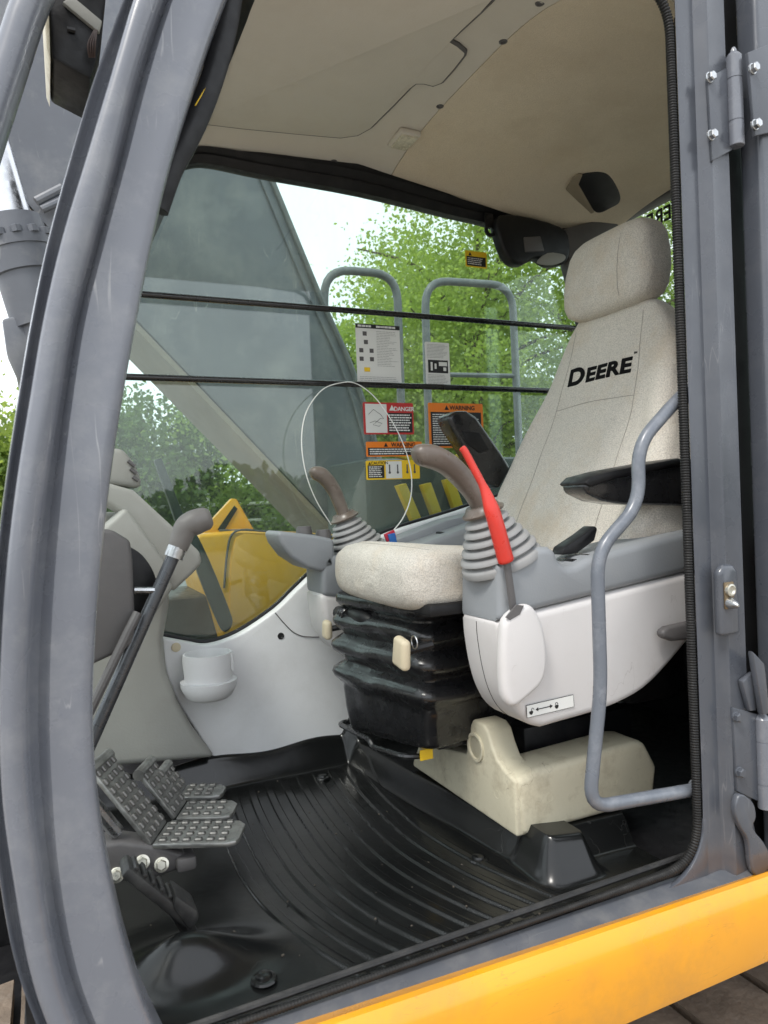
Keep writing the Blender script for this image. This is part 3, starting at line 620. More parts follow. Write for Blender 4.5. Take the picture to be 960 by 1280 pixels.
# dark front bar with crank under the cushion
fb = spline([at(x, y, x=.636) for x, y in ((424, 766), (440, 767), (458, 774))]+[at(480, 786, x=.67)], 5)
link('front_tube', tube(fb, .017, 12), 'black', seat)
p = at(432, 768, x=.625); link('spring', tube([p+V(-.004+.011*math.cos(a), .002*a-.02, .013*math.sin(a)) for a in lin(0, 16, 60)], .003, 6), 'black_shiny', seat)
def knob(px, py, x, sx, sz, tilt, name='knob'):
    p = at(px, py, x=x); bm_ = box((0, 0, 0), (.020, sx, sz))
    for v in bm_.verts:
        if v.co.z > 0: v.co.y *= .86
    bmesh.ops.transform(bm_, matrix=Matrix.Translation(p) @ Matrix.Rotation(tilt, 4, 'X'), verts=bm_.verts)
    return link(name, bm_, 'beige_knob', seat, bev=.009, seg=4), p
k1, p1 = knob(409, 787, .60, .034, .046, .12)
k2, p2 = knob(502, 816, .585, .050, .058, .16)
link('stem', tube([p1, p1+V(.05, -.03, .01)], .007, 8), 'black', k1)
link('stem', tube([p2, p2+V(.06, -.01, .01)], .008, 8), 'black', k2)
link('key_ring', tube([at(518, 803, x=.60)+V(0, .012*math.cos(a), .012*math.sin(a)) for a in lin(0, 6.28, 20)], .0012, 5), 'steel', k2)
# base: black slide rails and box under the bellows
link('base_box', box2((.90, .33, .06), (1.20, .63, .215)), 'black', seat, bev=.006)
for y_ in (.40, .60): link('slide_rail', box2((.72, y_-.018, .185), (1.15, y_+.018, .212)), 'black_shiny', seat, bev=.004)
sb = fillet([at(x, y, z=.20) for x, y in ((475, 905),)]+[at(432, 902, x=.66), at(424, 905, x=.63), at(462, 925, x=.63), at(466, 934, x=.632), at(506, 946, x=.65), at(530, 945, x=.70)], .02, 4)
link('slide_bar', tube(sb[1:], .0062, 8), 'black_shiny', seat)
p = at(533, 943, y=.40); link('tag', box(p, (.03, .002, .022)), 's_yellow', seat)
# rear tower behind the backrest bottom
link('rear_bracket', box2((1.13, .26, .24), (1.30, .66, .62)), 'black', seat, bev=.02)

# =================================================================== BEIGE SEAT-BASE COVER
bc = thing('seat_base_cover', (.98, .4, .055), 'scuffed beige plastic cover around the foot of the seat', 'cover')
yb = .20; zb = .058; ztp = at(650, 968, y=yb).z
outl = [at(x, y, y=yb) for x, y in ((655, 1040), (662, 1043), (818, 986))]
xa, xz = at(660, 1042, y=yb).x, at(818, 986, y=yb).x
cover_xz = [(xa-.012, zb), (xz, zb), (xz+.012, zb+.07), (xz-.02, ztp+.006), (xz-.05, ztp+.010), (xa+.02, ztp), (xa-.02, ztp-.012)]
link('cover_side', prism_xz(cover_xz, yb, yb+.10), 'beige', bc, bev=.013, seg=3)
f_ = [(.205, ztp-.014), (.240, .176), (.268, .190), (.284, .214), (.296, .238), (.312, .248), (.352, .248), (.368, .225), (.385, .165), (.60, .13), (.64, .07), (.64, .058), (.205, .058)]
link('cover_front', prism([(xa-.022, y, z) for y, z in f_], (.06, 0, 0)), 'beige', bc, bev=.010, seg=3)
p = at(594, 934, x=xa-.024)
link('socket', lathe(p+V(.002, 0, 0), (-1, 0, 0), [(0, .030), (.004, .030), (.005, .027), (.004, .0235), (-.002, .022), (-.003, .001)], 28), 'beige', bc)
for px, py in ((688, 997), (768, 978)):
    p = at(px, py, y=yb); link('plug', lathe(p+V(0, .001, 0), (0, -1, 0), [(0, .0085), (.0014, .0085), (.0014, .0072), (.0008, .007)], 20), 'beige', bc)
p = at(621, 993, x=xa-.022); link('plug', lathe(p+V(.001, 0, 0), (-1, 0, 0), [(0, .0085), (.0014, .0085), (.0014, .0072), (.0008, .007)], 20), 'beige', bc)

# =================================================================== CONSOLES
nc = thing('control_console', (.9, .175, .3), 'white and grey side console between the doorway and the seat', 'console')
YA, YB = .110, .245
def cp(l, y=YA): return [at(a, b, y=y) for a, b in l]
split_l = [(622, 778), (666, 764), (852, 717), (900, 705)]
g_side = cp([(690, 684), (696, 690), (701, 702), (709, 708), (720, 707), (737, 697), (800, 680), (851, 667), (900, 655)])
xf = at(573, 735, y=YB).x                      # front face
z_split = at(622, 778, y=YA).z; sl_ = [at(a, b, y=YA) for a, b in split_l]
grey_xz = [(xf, z_split), (xf+.006, at(572, 700, y=YB).z), (xf+.02, at(628, 712, y=YA).z), (g_side[0].x-.03, g_side[0].z+.002)]+[(p.x, p.z) for p in g_side]+[(sl_[-1].x, sl_[-1].z), (sl_[1].x, sl_[1].z)]
link('upper_shell', pillow(grey_xz, YA, YB, .014, 4, .006), 'grey', nc, ang=60)
wl_ = spline(cp([(893, 760), (872, 790), (854, 812), (830, 840), (808, 861), (785, 875), (760, 886), (725, 897), (700, 904)]), 2)
wf = spline([V(xf+dx, YA, z) for dx, z in ((.085, .294), (.060, .304), (.036, .328), (.018, .365), (.007, .410), (.001, .455))], 3)
white_xz = [(sl_[1].x, sl_[1].z), (sl_[-1].x, sl_[-1].z)]+[(p.x, p.z) for p in wl_]+[(p.x, p.z) for p in wf]+[(xf, z_split-.02), (xf, z_split)]
lw_ = link('lower_shell', pillow([(x, z-.0015) for x, z in white_xz], YA+.001, YB-.001, .016, 5, .006), 'white', nc, ang=60)
fsm = [V(xf-.0004, .185, z_split-.008), V(xf-.0004, .185, z_split-.025)]+[V(p.x-.0004, .185, p.z-.0015) for p in reversed(wf)]
# cover of the lever pivot
leaf = spline(cp([(623, 772), (640, 757), (654, 755), (666, 772), (673, 800), (674, 828), (668, 850), (650, 868), (632, 880), (621, 868), (618, 830), (619, 795)], YA), 4, True)
lv = link('lever_boss', prism(leaf, (0, -.026, 0)), 'white', nc, bev=.010, seg=4)
link('slot', prism(cp([(633, 772), (646, 756), (655, 757), (650, 768), (638, 775)], YA-.0268), (0, .004, 0)), 'darkgrey', lv)
# tilt handle at the back
th_ = [at(x, y, y=.10) for x, y in ((818, 788), (826, 782), (880, 770), (880, 796), (832, 800), (820, 796))]
link('tilt_handle', prism(th_, (0, -.02, 0)), 'darkgrey', nc, bev=.008, seg=3)
# latch and lid items on top
pt = at(722, 690, y=.16)
bl_ = [at(x, y, y=.15) for x, y in ((702, 694), (706, 684), (730, 668), (744, 657), (748, 660), (744, 676), (722, 692))]
link('latch', prism(bl_, (0, .035, 0)), 'black', nc, bev=.006, seg=2)
link('switch', box((at(712, 704, y=.155).x, .155, at(712, 704, y=.155).z+.003), (.02, .045, .012)), 'black_shiny', nc, bev=.003)
link('switch', box((at(730, 698, y=.155).x, .155, at(730, 698, y=.155).z+.003), (.02, .045, .012)), 'black_shiny', nc, bev=.003)
link('seam', tube(fsm, .0006, 5), 'ink', lw_)
# sticker with the two padlocks
def quad(o, u, v, u0, v0, u1, v1, d): n_ = u.cross(v); return prism([o+u*u0+v*v0+n_*d, o+u*u1+v*v0+n_*d, o+u*u1+v*v1+n_*d, o+u*u0+v*v1+n_*d], n_*.0003)
o = at(659, 897, y=YA-.0006); o2 = at(717, 883, y=YA-.0006); uu = (o2-o).normalized(); vv = Vector((0, -1, 0)).cross(uu); vv = vv if vv.z > 0 else -vv; LW = (o2-o).length; LH = .021
uu = Vector((uu.x, 0, uu.z)).normalized(); vv = Vector((-uu.z, 0, uu.x))
ls = link('lock_sticker', quad(o, uu, vv, -.001, -.001, LW+.001, LH+.001, 0), 'ink', None, flat=True); tag(ls, 'small white sticker with two padlocks and a double arrow on the white console', 'sticker')
link('face', quad(o, uu, vv, 0, 0, LW, LH, .0005), 's_white', ls, flat=True)
ar_ = merge(quad(o, uu, vv, .024, .0098, .050, .0115, .001), prism([o+uu*.024+vv*.0142+V(0, -.001, 0), o+uu*.018+vv*.0106+V(0, -.001, 0), o+uu*.024+vv*.007+V(0, -.001, 0)], (0, -.0003, 0)), prism([o+uu*.050+vv*.0142+V(0, -.001, 0), o+uu*.056+vv*.0106+V(0, -.001, 0), o+uu*.050+vv*.007+V(0, -.001, 0)], (0, -.0003, 0)))
link('arrow', ar_, 'ink', ls, flat=True)
for u0, sh in ((.0085, .0035), (.0645, 0)):
    sk_ = [o+uu*(u0+sh+.0028*math.cos(a))+vv*(.0108+.0042*math.sin(a))+V(0, -.0012, 0) for a in lin(0, math.pi, 10)]
    link('padlock', merge(prism(spline([o+uu*(u0-.0035)+vv*.010+V(0, -.001, 0), o+uu*(u0+.0035)+vv*.010+V(0, -.001, 0), o+uu*(u0+.0035)+vv*.006+V(0, -.001, 0), o+uu*u0+vv*.0035+V(0, -.001, 0), o+uu*(u0-.0035)+vv*.006+V(0, -.001, 0)], 3, True), (0, -.0003, 0)), tube(sk_, .0005, 5)), 'ink', ls, flat=True)

# joysticks
def joystick(base, axis, grip_pts, s, label, radii):
    t = thing('joystick', base, label, 'joystick')
    base, ax = Vector(base), Vector(axis).normalized(); pr = [(-.004, .066*s), (.006, .067*s), (.010, .064*s)]
    for k in range(5):
        h0 = .012+k*.0135; r0 = (.063-.0068*k)*s
        pr += [(h0*s, r0-.007*s), ((h0+.003)*s, r0-.0065*s), ((h0+.005)*s, r0+.001*s), ((h0+.009)*s, r0), ((h0+.012)*s, r0-.006*s)]
    pr += [(.083*s, .022*s), (.095*s, .021*s)]
    link('boot', lathe(base, ax, pr, 40), 'boot', t, ang=60)
    top_ = base+ax*.088*s
    link('collar', lathe(top_-ax*.004, ax, [(0, .024*s), (.002, .034*s), (.006, .035*s), (.009, .030*s), (.018, .025*s)], 28), 'grip', t, ang=50)
    path = spline([top_+ax*.004]+[Vector(g) for g in grip_pts], 7); n_ = len(path)
    rg_ = []; F_ = frames(path)
    for i, p_ in enumerate(path):
        tt = i/(n_-1); rr = float(np.interp(tt, [0, .2, .45, .75, .9, .97, 1], radii))*s
        a_, b_ = F_[i][1], F_[i][2]; rg_.append(sring(p_, a_*rr, b_*rr*.92, 2.5, 24))
    g = link('grip', loft(rg_), 'grip', t, ang=60)
    link('ridge', tube([p_+F_[i][1]*float(np.interp(i/(n_-1), [0, .2, .45, .75, .9, .97, 1], radii))*s*.93 for i, p_ in enumerate(path) if .08 < i/(n_-1) < .9], .0035*s, 6), 'grip', g)
    return t
yj = .178
jb = at(627, 702, y=yj); 
gp = [at(x, y, y=yy) for x, y, yy in ((601, 632, yj), (592, 616, yj), (578, 598, yj), (560, 581, yj-.003), (543, 572, yj-.006), (528, 569, yj-.008), (518, 572, yj-.008))]
ax1 = (at(606, 645, y=yj)-jb)
joystick(jb, ax1, gp, 1.14, 'brown joystick on the white console nearest the doorway, beside the red lever', [.0175, .016, .018, .020, .0185, .0135, .004])
yk = .80
kb = at(448, 690, y=yk); ax2 = at(431, 648, y=yk)-kb
gk = [at(x, y, y=yk) for x, y in ((429, 641), (424, 628), (418, 614), (410, 602), (402, 594), (395, 592), (389, 595))]
joystick(kb, ax2, gk, 1.1, 'brown joystick on the far console beside the side window', [.018, .0155, .017, .019, .018, .0135, .004])

# red safety lever
sf = thing('safety_lever', at(642, 770, y=.09), 'red sleeved safety lever standing in the white console side', 'lever')
link('bar', tube(lin(at(643, 772, y=.098), at(633, 700, y=.098), 6), .0075, 8, .7), 'darkgrey', sf)
link('sleeve', tube(spline([at(x, y, y=yy) for x, y, yy in ((633, 703, .098), (630, 692, .098), (620, 655, .10), (613, 632, .104), (605, 610, .11), (592, 585, .118), (582, 566, .122), (577, 559, .124))], 5),
     lambda t: float(np.interp(t, [0, .04, .1, .40, .52, .60, .97, 1], [.012, .0150, .0150, .0142, .0100, .0072, .0066, .004])), 12, .85), 'red', sf)

# far console with switch pod
fc = thing('switch_console', (.85, .80, .3), 'grey and white console with switch pod beyond the seat', 'console')
yc = .735
pod = [at(x, y, y=yc) for x, y in ((346, 666), (352, 664), (395, 669), (418, 674), (420, 710), (402, 715), (384, 710), (364, 697), (351, 680))]
link('switch_pod', prism(pod, (0, .12, 0)), 'grey', fc, bev=.012, seg=4)
for px, py in ((380, 663), (404, 667)):
    p = at(px, py, y=.765); link('rotary_knob', lathe(p-V(0, 0, .014), (0, 0, 1), [(0, .021), (.014, .020), (.024, .017), (.0245, .001)], 18), 'darkgrey', fc)
fcx = [at(x, y, y=yc) for x, y in ((402, 700), (412, 690), (440, 700), (500, 690), (640, 640), (640, 700), (520, 760), (404, 745))]
link('upper_shell', prism([(p.x, .735, p.z) for p in fcx], (0, .13, 0)), 'grey', fc, bev=.012, seg=3)
fcw = [at(x, y, y=yc) for x, y in ((401, 742), (430, 744), (560, 730), (560, 830), (470, 830), (425, 815), (408, 790))]
link('lower_shell', prism([(p.x, .737, p.z) for p in fcw], (0, .125, 0)), 'white', fc, bev=.016, seg=3)
tr_ = [at(x, y, y=.83) for x, y in ((455, 690), (560, 650), (640, 630), (640, 660), (470, 705))]
link('rear_tray', prism(tr_, (0, .08, 0)), 'grey', fc, bev=.008)
p = at(565, 668, y=.80); link('strap', box(p, (.09, .03, .012), Matrix.Rotation(.1, 3, 'Y')), 'black', fc, bev=.004)
# key tag and loose white wire
kt = thing('key_tag', at(490, 672, y=.80), 'red and blue plastic tag hanging on the white wire by the far console', 'tag')
link('red_tag', prism([at(x, y, y=.80) for x, y in ((480, 668), (493, 662), (496, 672), (484, 678))], (0, .006, 0)), mat('tag_red', (.5, .02, .05), .4), kt, bev=.002)
link('blue_tag', prism([at(x, y, y=.795) for x, y in ((485, 668), (494, 666), (498, 683), (490, 685))], (0, .006, 0)), 'tag_blue', kt, bev=.002)
wr = spline([at(x, y, y=yy) for x, y, yy in ((414, 656, .90), (395, 625, .90), (382, 590, .90), (377, 550, .905), (383, 515, .92), (402, 488, .935), (424, 479, .945), (444, 479, .945), (466, 494, .93), (486, 520, .91), (502, 550, .89), (513, 585, .87), (514, 618, .85), (505, 645, .83), (492, 663, .81))], 6)
tag(link('loose_wire', tube(wr, .0016, 6), 'wire'), 'thin white wire looping in front of the side window to the far joystick', 'wire')

# =================================================================== CUP HOLDER
ch = at(261, 850, y=.87); chz0, chz1 = at(260, 876, y=.86).z, at(260, 817, y=.86).z
cu_ = thing('cup_holder', (ch.x, ch.y, chz0), 'white plastic cup holder on the white side panel', 'cup holder')
hgt = chz1-chz0
link('holder_ring', lathe((ch.x, ch.y, chz0+hgt*.40), (0, 0, 1), [(0, .055), (.002, .0575), (hgt*.45, .0615), (hgt*.60, .060), (hgt*.605, .056), (hgt*.2, .052), (hgt*.1, .001)], 40), 'panel_white', cu_, ang=40)
link('holder_base', lathe((ch.x, ch.y, chz0), (0, 0, 1), [(0, .020), (.004, .045), (.012, .056), (hgt*.30, .068), (hgt*.42, .069), (hgt*.43, .062), (hgt*.4, .001)], 40), 'panel_white', cu_, ang=40)
link('bracket', box2((ch.x-.045, ch.y+.03, chz0+.02), (ch.x+.055, .932, chz0+hgt*.8)), 'panel_white', cu_, bev=.012, seg=3)
link('slot_lip', prism([at(x, y, y=.835) for x, y in ((286, 818), (292, 816), (293, 838), (290, 840))], (0, .03, 0)), 'panel_white', cu_, bev=.003)

# =================================================================== FRONT CORNER CONSOLE
dc = thing('corner_console', (.15, .85, .03), 'grey beige trim column in the front corner with an air vent on top', 'console')
col = [at(x, y, y=.90) for x, y in ((60, 962), (268, 944), (240, 908), (220, 872), (207, 838), (203, 797), (212, 742), (150, 640), (60, 640))]
link('column', prism([(p.x, .87, p.z) for p in col], (0, .09, 0)), 'greytrim', dc, bev=.02, seg=4)
# sloping arm: beige top face and grey flank
Ya, Yb = .66, .80
fl_ = [(165, 614), (250, 698), (243, 716), (205, 742), (170, 770), (100, 770), (100, 640), (125, 640)]
armp = [at(x, y, y=Ya) for x, y in ((138, 652), (157, 634), (206, 700), (217, 735), (190, 775), (90, 790), (90, 690))]
link('arm_flank', prism([(p.x, Ya, p.z) for p in armp], (0, .10, 0)), 'greytrim', dc, bev=.010, seg=3)
armt = [at(x, y, y=.72) for x, y in ((120, 600), (166, 613), (249, 690), (251, 703), (240, 716), (214, 740), (200, 715), (150, 640), (120, 622))]
link('arm_top', prism([(p.x, .70, p.z) for p in armt], (0, .17, 0)), 'greytrim', dc, bev=.010, seg=3)
pv = [at(x, y, y=.80) for x, y in ((122, 560), (152, 563), (166, 580), (174, 600), (174, 611), (130, 606), (118, 600))]
vt = link('air_vent', prism([(p.x, .76, p.z) for p in pv], (0, .10, 0)), 'greytrim', dc, bev=.012, seg=3)
for k in range(3):
    a, b = at(160+k*3, 576+k*10, y=.757), at(169+k*2, 583+k*9, y=.757); link('vent_slat', tube([a, b], .004, 6), 'darkgrey', vt)
# dark guard box around the lever linkage
dg = thing('linkage_guard', (.07, .5, .4), 'dark grey plastic guard beside the travel lever behind the front pillar', 'guard')
gb = [at(x, y, y=.46) for x, y in ((95, 660), (140, 662), (163, 676), (166, 700), (170, 806), (118, 830), (95, 832))]
link('guard_face', prism([(p.x, .46, p.z) for p in gb], (0, .03, 0)), 'darkgrey', dg, bev=.008, seg=3)
gb2 = spline([at(x, y, y=.50) for x, y in ((160, 682), (178, 694), (192, 715), (198, 740), (192, 765), (180, 785), (165, 800))], 4)
link('guard_back', prism([(p.x, .50, p.z) for p in gb2], (0, .05, 0)), 'black', dg, bev=.005)

# =================================================================== TRAVEL LEVER
tl_ = thing('travel_lever', at(115, 925, y=.48), 'slanted dark steel travel lever with grey rubber knob', 'lever')
yl_ = .47
link('rod', tube(lin(at(108, 940, y=yl_), at(219, 690, y=yl_), 12), .0125, 14), mat('lever_steel', (.10, .105, .115), .28, .6, var=.15, vscale=20), tl_)
link('second_rod', tube([at(100, 915, y=.44), at(160, 790, y=.44), at(172, 766, y=.45)], .0085, 10), M['darkgrey'], tl_)
link('pin', tube([at(168, 738, y=yl_), at(200, 738, y=yl_-.005), at(204, 726, y=yl_)], .0065, 8), 'steel', tl_)
a, b = at(217, 697, y=yl_), at(222, 684, y=yl_); link('clamp_ring', tube([a, b], .0185, 16), 'steel', tl_)
kn = spline([at(x, y, y=yl_) for x, y in ((222, 686), (227, 672), (233, 659), (246, 652), (258, 648), (264, 646))], 6)
link('knob', tube(kn, lambda t: float(np.interp(t, [0, .1, .35, .55, .8, .95, 1], [.018, .0195, .022, .025, .0225, .016, .004])), 18), 'knob_grey', tl_, ang=60)
link('knob_end', lathe(at(236, 660, y=yl_), (-.8, .35, .35), [(0, .024), (.014, .0225), (.022, .016), (.026, .004)], 18), 'knob_grey', tl_, ang=60)

# =================================================================== PEDALS
def pedal(p0, Lt, W, Lh, label, th=.010, ang_=25, phi=53):
    a = Vector((math.cos(R(ang_)), -math.sin(R(ang_)), -.02)).normalized(); b = Vector((math.sin(R(ang_)), math.cos(R(ang_)), 0)); n1_ = a.cross(b)
    h = (-Vector((a.x, a.y, 0))*math.cos(R(phi))+Vector((0, 0, 1))*math.sin(R(phi))).normalized(); n2_ = b.cross(h); n2_ = n2_ if n2_.z > 0 else -n2_
    p0 = Vector(p0); t = thing('travel_pedal', (p0.x, p0.y, .01), label, 'pedal'); r_ = .020
    outline = [p0+a*u+b*v for u, v in ((0, 0), (Lt-r_, 0), (Lt-.004, r_*.35), (Lt, r_), (Lt, W-r_*.8), (Lt-r_*.7, W), (0, W))]
    tp_ = link('toe_plate', prism(outline, -n1_*th), 'cast', t, bev=.003, seg=2)
    link('tread', prism([p0+a*u+b*v+n1_*.0006 for u, v in ((.004, .007), (Lt-r_*.9, .007), (Lt-.007, r_), (Lt-.007, W-r_*.8), (Lt-r_*.8, W-.006), (.004, W-.006))], -n1_*.002), 'cast', tp_)
    hp_l = link('heel_plate', prism([p0+b*.001, p0+b*(W-.001), p0+b*(W-.004)+h*Lh, p0+b*.004+h*Lh], -n2_*th), 'cast', t, bev=.003, seg=2)
    link('tread', prism([p0+b*.007+h*.006+n2_*.0006, p0+b*(W-.007)+h*.006+n2_*.0006, p0+b*(W-.010)+h*(Lh-.01)+n2_*.0006, p0+b*.010+h*(Lh-.01)+n2_*.0006], -n2_*.002), 'cast', hp_l)
    link('heel_end', tube([p0+b*.0+h*(Lh+.004)-n2_*.004, p0+b*W+h*(Lh+.004)-n2_*.004], .011, 10), 'cast', t)
    proto = None
    for vec, ln_, nrm_ in ((a, Lt, n1_), (h, Lh, n2_)):
        n_ = max(3, int(ln_/.0205)); m_ = max(2, int(W/.021))
        for i in range(n_-(1 if vec is a else 0)):
            for j in range(m_):
                p_ = p0+vec*(ln_*(i+.75)/(n_+.15))+b*(W*(j+.5)/m_)+nrm_*.0005
                if proto is None: proto = link('stud', box((0, 0, .001), (.0135, .0120, .007)), 'stud', None, loc=(0, 0, 0), bev=.002, seg=1); s_ = proto
                else: s_ = bpy.data.objects.new('stud', proto.data); COL.objects.link(s_)
                s_.parent = t; s_.location = p_-t.location
                s_.rotation_euler = Matrix((vec, b, nrm_)).transposed().to_euler() if vec.cross(b).dot(nrm_) > 0 else Matrix((-vec, b, nrm_)).transposed().to_euler()
    return t
P0 = at(190, 1055, y=.40); _b = Vector((math.sin(R(25)), math.cos(R(25)), 0)); _a = Vector((math.cos(R(25)), -math.sin(R(25)), 0))
pedal(P0, .152, .092, .165, 'studded metal travel pedal nearest the doorway, bent upwards at the heel')
pedal(P0+_b*.106+_a*.012, .106, .080, .105, 'studded metal travel pedal between the two other travel pedals')
pedal(P0+_b*.208-_a*.012, .088, .066, .055, 'short studded metal travel pedal farthest from the doorway')
hp_ = at(128, 955, y=.36)
tp = thing('pedal_bracket', at(160, 1080, y=.33), 'dark bolted steel bracket below the studded pedals', 'bracket')
pb = [at(x, y, y=.40) for x, y in ((100, 1062), (150, 1052), (200, 1058), (236, 1070), (232, 1086), (200, 1096), (150, 1104), (100, 1112))]
link('plate', prism([(p.x, .40, p.z) for p in pb], (0, .06, 0)), 'darkgrey', tp, bev=.008, seg=3)
link('lug', box(at(231, 1074, y=.41), (.035, .05, .025)), 'darkgrey', tp, bev=.006)
for px, py in ((202, 1081), (146, 1094), (178, 1078)): hexbolt('bolt', at(px, py, y=.396), (-.15, -1, .35), .0095, tp, h=.010)
link('linkage', tube([at(112, 1000, y=.40), at(146, 1040, y=.42)], .013, 10), 'steel', tp)
# rubber foot pedal
fp = thing('foot_pedal', at(200, 1150, y=.24), 'black rubber covered foot pedal tilted down on the mat', 'pedal')
y0 = .235
a, b = at(162, 1084, y=y0), at(243, 1150, y=y0); dn = Vector((a.z-b.z, 0, b.x-a.x)).normalized(); dn = -dn if dn.z > 0 else dn
link('pad', prism([a, b, b+V(0, .055, 0), a+V(0, .055, 0)], dn*.018), 'rubber', fp, bev=.005, seg=2)
for i in range(7):
    p_ = a+(b-a)*((i+.7)/7.6)
    link('rib', box(p_+V(0, .0275, 0)-dn*.002, (.008, .044, .008), Matrix.Rotation(math.atan2(a.z-b.z, b.x-a.x), 3, 'Y')), 'rubber', fp, bev=.002)
e_ = b; link('pad_end', prism([at(x, y, y=y0-.004) for x, y in ((219, 1118), (248, 1139), (249, 1152), (238, 1166), (216, 1136))], (0, .060, 0)), 'rubber', fp, bev=.006, seg=2)
link('stem', tube([at(210, 1120, y=.26), at(240, 1170, y=.27)], .012, 10), 'rubber', fp)

# =================================================================== GRAB HANDLE
yh = .035
hp = fillet([at(x, y, y=yh) for x, y in ((880, 470), (846, 500), (797, 556), (799, 630), (746, 690), (751, 860), (736, 1010), (862, 988), (900, 981))], .045, 7)
gh = thing('grab_handle', at(736, 1005, y=yh), 'bent grey tubular grab handle on the rear door pillar', 'grab handle')
link('handle_tube', tube(hp, .0118, 16), 'handle_paint', gh)
for px, py in ((852, 494), (864, 988)):
    p = at(px, py, y=yh); link('mount', lathe(p+V(.018, 0, 0), (-1, 0, 0), [(0, .018), (.006, .018), (.008, .013)], 16), 'handle_paint', gh)

# =================================================================== STICKERS ON THE SIDE WINDOW
US, VS = Vector((1, 0, 0)), Vector((0, 0, 1)); YS = YW-.0015
def greek(o, u0, v0, u1, v1, rows, d, h=.55, seed=0, ragged=.25):
    rr = random.Random(seed); bms = []
    for k in range(rows):
        vc = v1-(v1-v0)*(k+.5)/rows; hh = (v1-v0)/rows*h/2; u = u0; end = u1-(u1-u0)*rr.random()*ragged
        while u < end-.002:
            wd = min(end-u, rr.uniform(.004, .013)); bms.append(quad(o, US, VS, u, vc-hh, u+wd, vc+hh, d)); u += wd+.0016
    return merge(*bms)
def sticker(px0, py0, px1, py1, basecol, label, name='warning_sticker'):
    a, b = at(px0, py1, y=YS), at(px1, py0, y=YS); W_, H_ = b.x-a.x, b.z-a.z; o = Vector((a.x, YS, a.z)); r_ = .004
    pts = fillet([o+US*(W_/2), o+US*W_, o+US*W_+VS*H_, o+VS*H_, o, o+US*(W_/2)], r_, 3)[:-1]
    s = link(name, prism(pts, (0, -.0006, 0)), basecol, None, flat=True); tag(s, label, 'sticker', 'stickers on the side window')
    return s, o, W_, H_
def part(name, s, bm_, m):
    o = link(name, bm_, m, s, flat=True)
    if name.endswith('print'): o['kind'] = 'stuff'
    return o
D1, D2, D3 = .0009, .0013, .0017
s, o, w_, h_ = sticker(447, 408, 499, 480, 's_white', 'large white instruction sheet with black header on the side window', 'instruction_sheet')
part('header', s, quad(o, US, VS, 0, h_*.93, w_, h_, D1), 'ink')
part('header_print', s, merge(greek(o, w_*.05, h_*.945, w_*.36, h_*.985, 1, D2, .8, 1, 0), greek(o, w_*.46, h_*.945, w_*.9, h_*.985, 1, D2, .8, 2, 0)), 's_white')
for u_, v_ in ((.20, .84), (.22, .70), (.11, .56), (.34, .56), (.11, .42), (.34, .42)): part('icon', s, quad(o, US, VS, w_*(u_-.045), h_*(v_-.035), w_*(u_+.045), h_*(v_+.035), D1), 'darkgrey')
part('yellow_icon', s, quad(o, US, VS, w_*.16, h_*.21, w_*.29, h_*.28, D1), 's_yellow')
part('body_print', s, greek(o, w_*.46, h_*.30, w_*.95, h_*.90, 22, D1, .25, 3, .5), 's_grey'); part('foot_print', s, greek(o, w_*.06, h_*.05, w_*.95, h_*.14, 3, D1, .25, 4, .4), 's_grey')
s, o, w_, h_ = sticker(533, 429, 561, 483, 's_white', 'narrow white sheet with a black picture block on the side window', 'instruction_sheet')
part('picture', s, quad(o, US, VS, w_*.10, h_*.31, w_*.92, h_*.60, D1), 'ink')
part('picture_print', s, merge(quad(o, US, VS, w_*.54, h_*.47, w_*.88, h_*.56, D2), quad(o, US, VS, w_*.2, h_*.36, w_*.28, h_*.55, D2), quad(o, US, VS, w_*.36, h_*.40, w_*.44, h_*.52, D2), quad(o, US, VS, w_*.72, h_*.36, w_*.84, h_*.44, D2)), 's_white')
part('body_print', s, merge(greek(o, w_*.08, h_*.64, w_*.94, h_*.96, 10, D1, .3, 5), greek(o, w_*.08, h_*.05, w_*.94, h_*.28, 7, D1, .3, 6)), 's_grey')
s, o, w_, h_ = sticker(455, 504, 516, 543, 's_red', 'red bordered DANGER sticker with excavator drawing on the side window')
part('picture', s, quad(o, US, VS, w_*.04, h_*.05, w_*.46, h_*.95, D1), 's_white')
dr = [o+US*w_*a+VS*h_*b+V(0, -D2, 0) for a, b in ((.10, .62), (.2, .78), (.34, .62), (.40, .48), (.33, .5), (.26, .4), (.18, .3), (.3, .25), (.36, .34), (.22, .42), (.12, .36))]
part('drawing', s, tube(dr, .0007, 4), 'darkgrey')
part('text_block', s, quad(o, US, VS, w_*.48, h_*.06, w_*.97, h_*.68, D1), 'ink'); part('text_print', s, greek(o, w_*.50, h_*.09, w_*.96, h_*.65, 7, D2, .5, 7), 's_white')
part('word', s, text_bm('DANGER', h_*.185, o+US*w_*.605+VS*h_*.745+V(0, -D2, 0), US, VS, .02, .0002, space=.95), 's_white')
def alert(o, u, v, sz, d): return prism([o+US*u+VS*v+V(0, -d, 0), o+US*(u+sz)+VS*v+V(0, -d, 0), o+US*(u+sz/2)+VS*(v+sz*.9)+V(0, -d, 0)], (0, -.0003, 0))
part('alert_triangle', s, alert(o, w_*.51, h_*.75, h_*.2, D2), 's_white')
s, o, w_, h_ = sticker(458, 552, 527, 571, 's_orange', 'low orange WARNING sticker below the red one on the side window')
part('text_block', s, quad(o, US, VS, w_*.03, h_*.08, w_*.97, h_*.60, D1), 'ink'); part('text_print', s, greek(o, w_*.06, h_*.12, w_*.94, h_*.56, 3, D2, .5, 8, .5), 's_white')
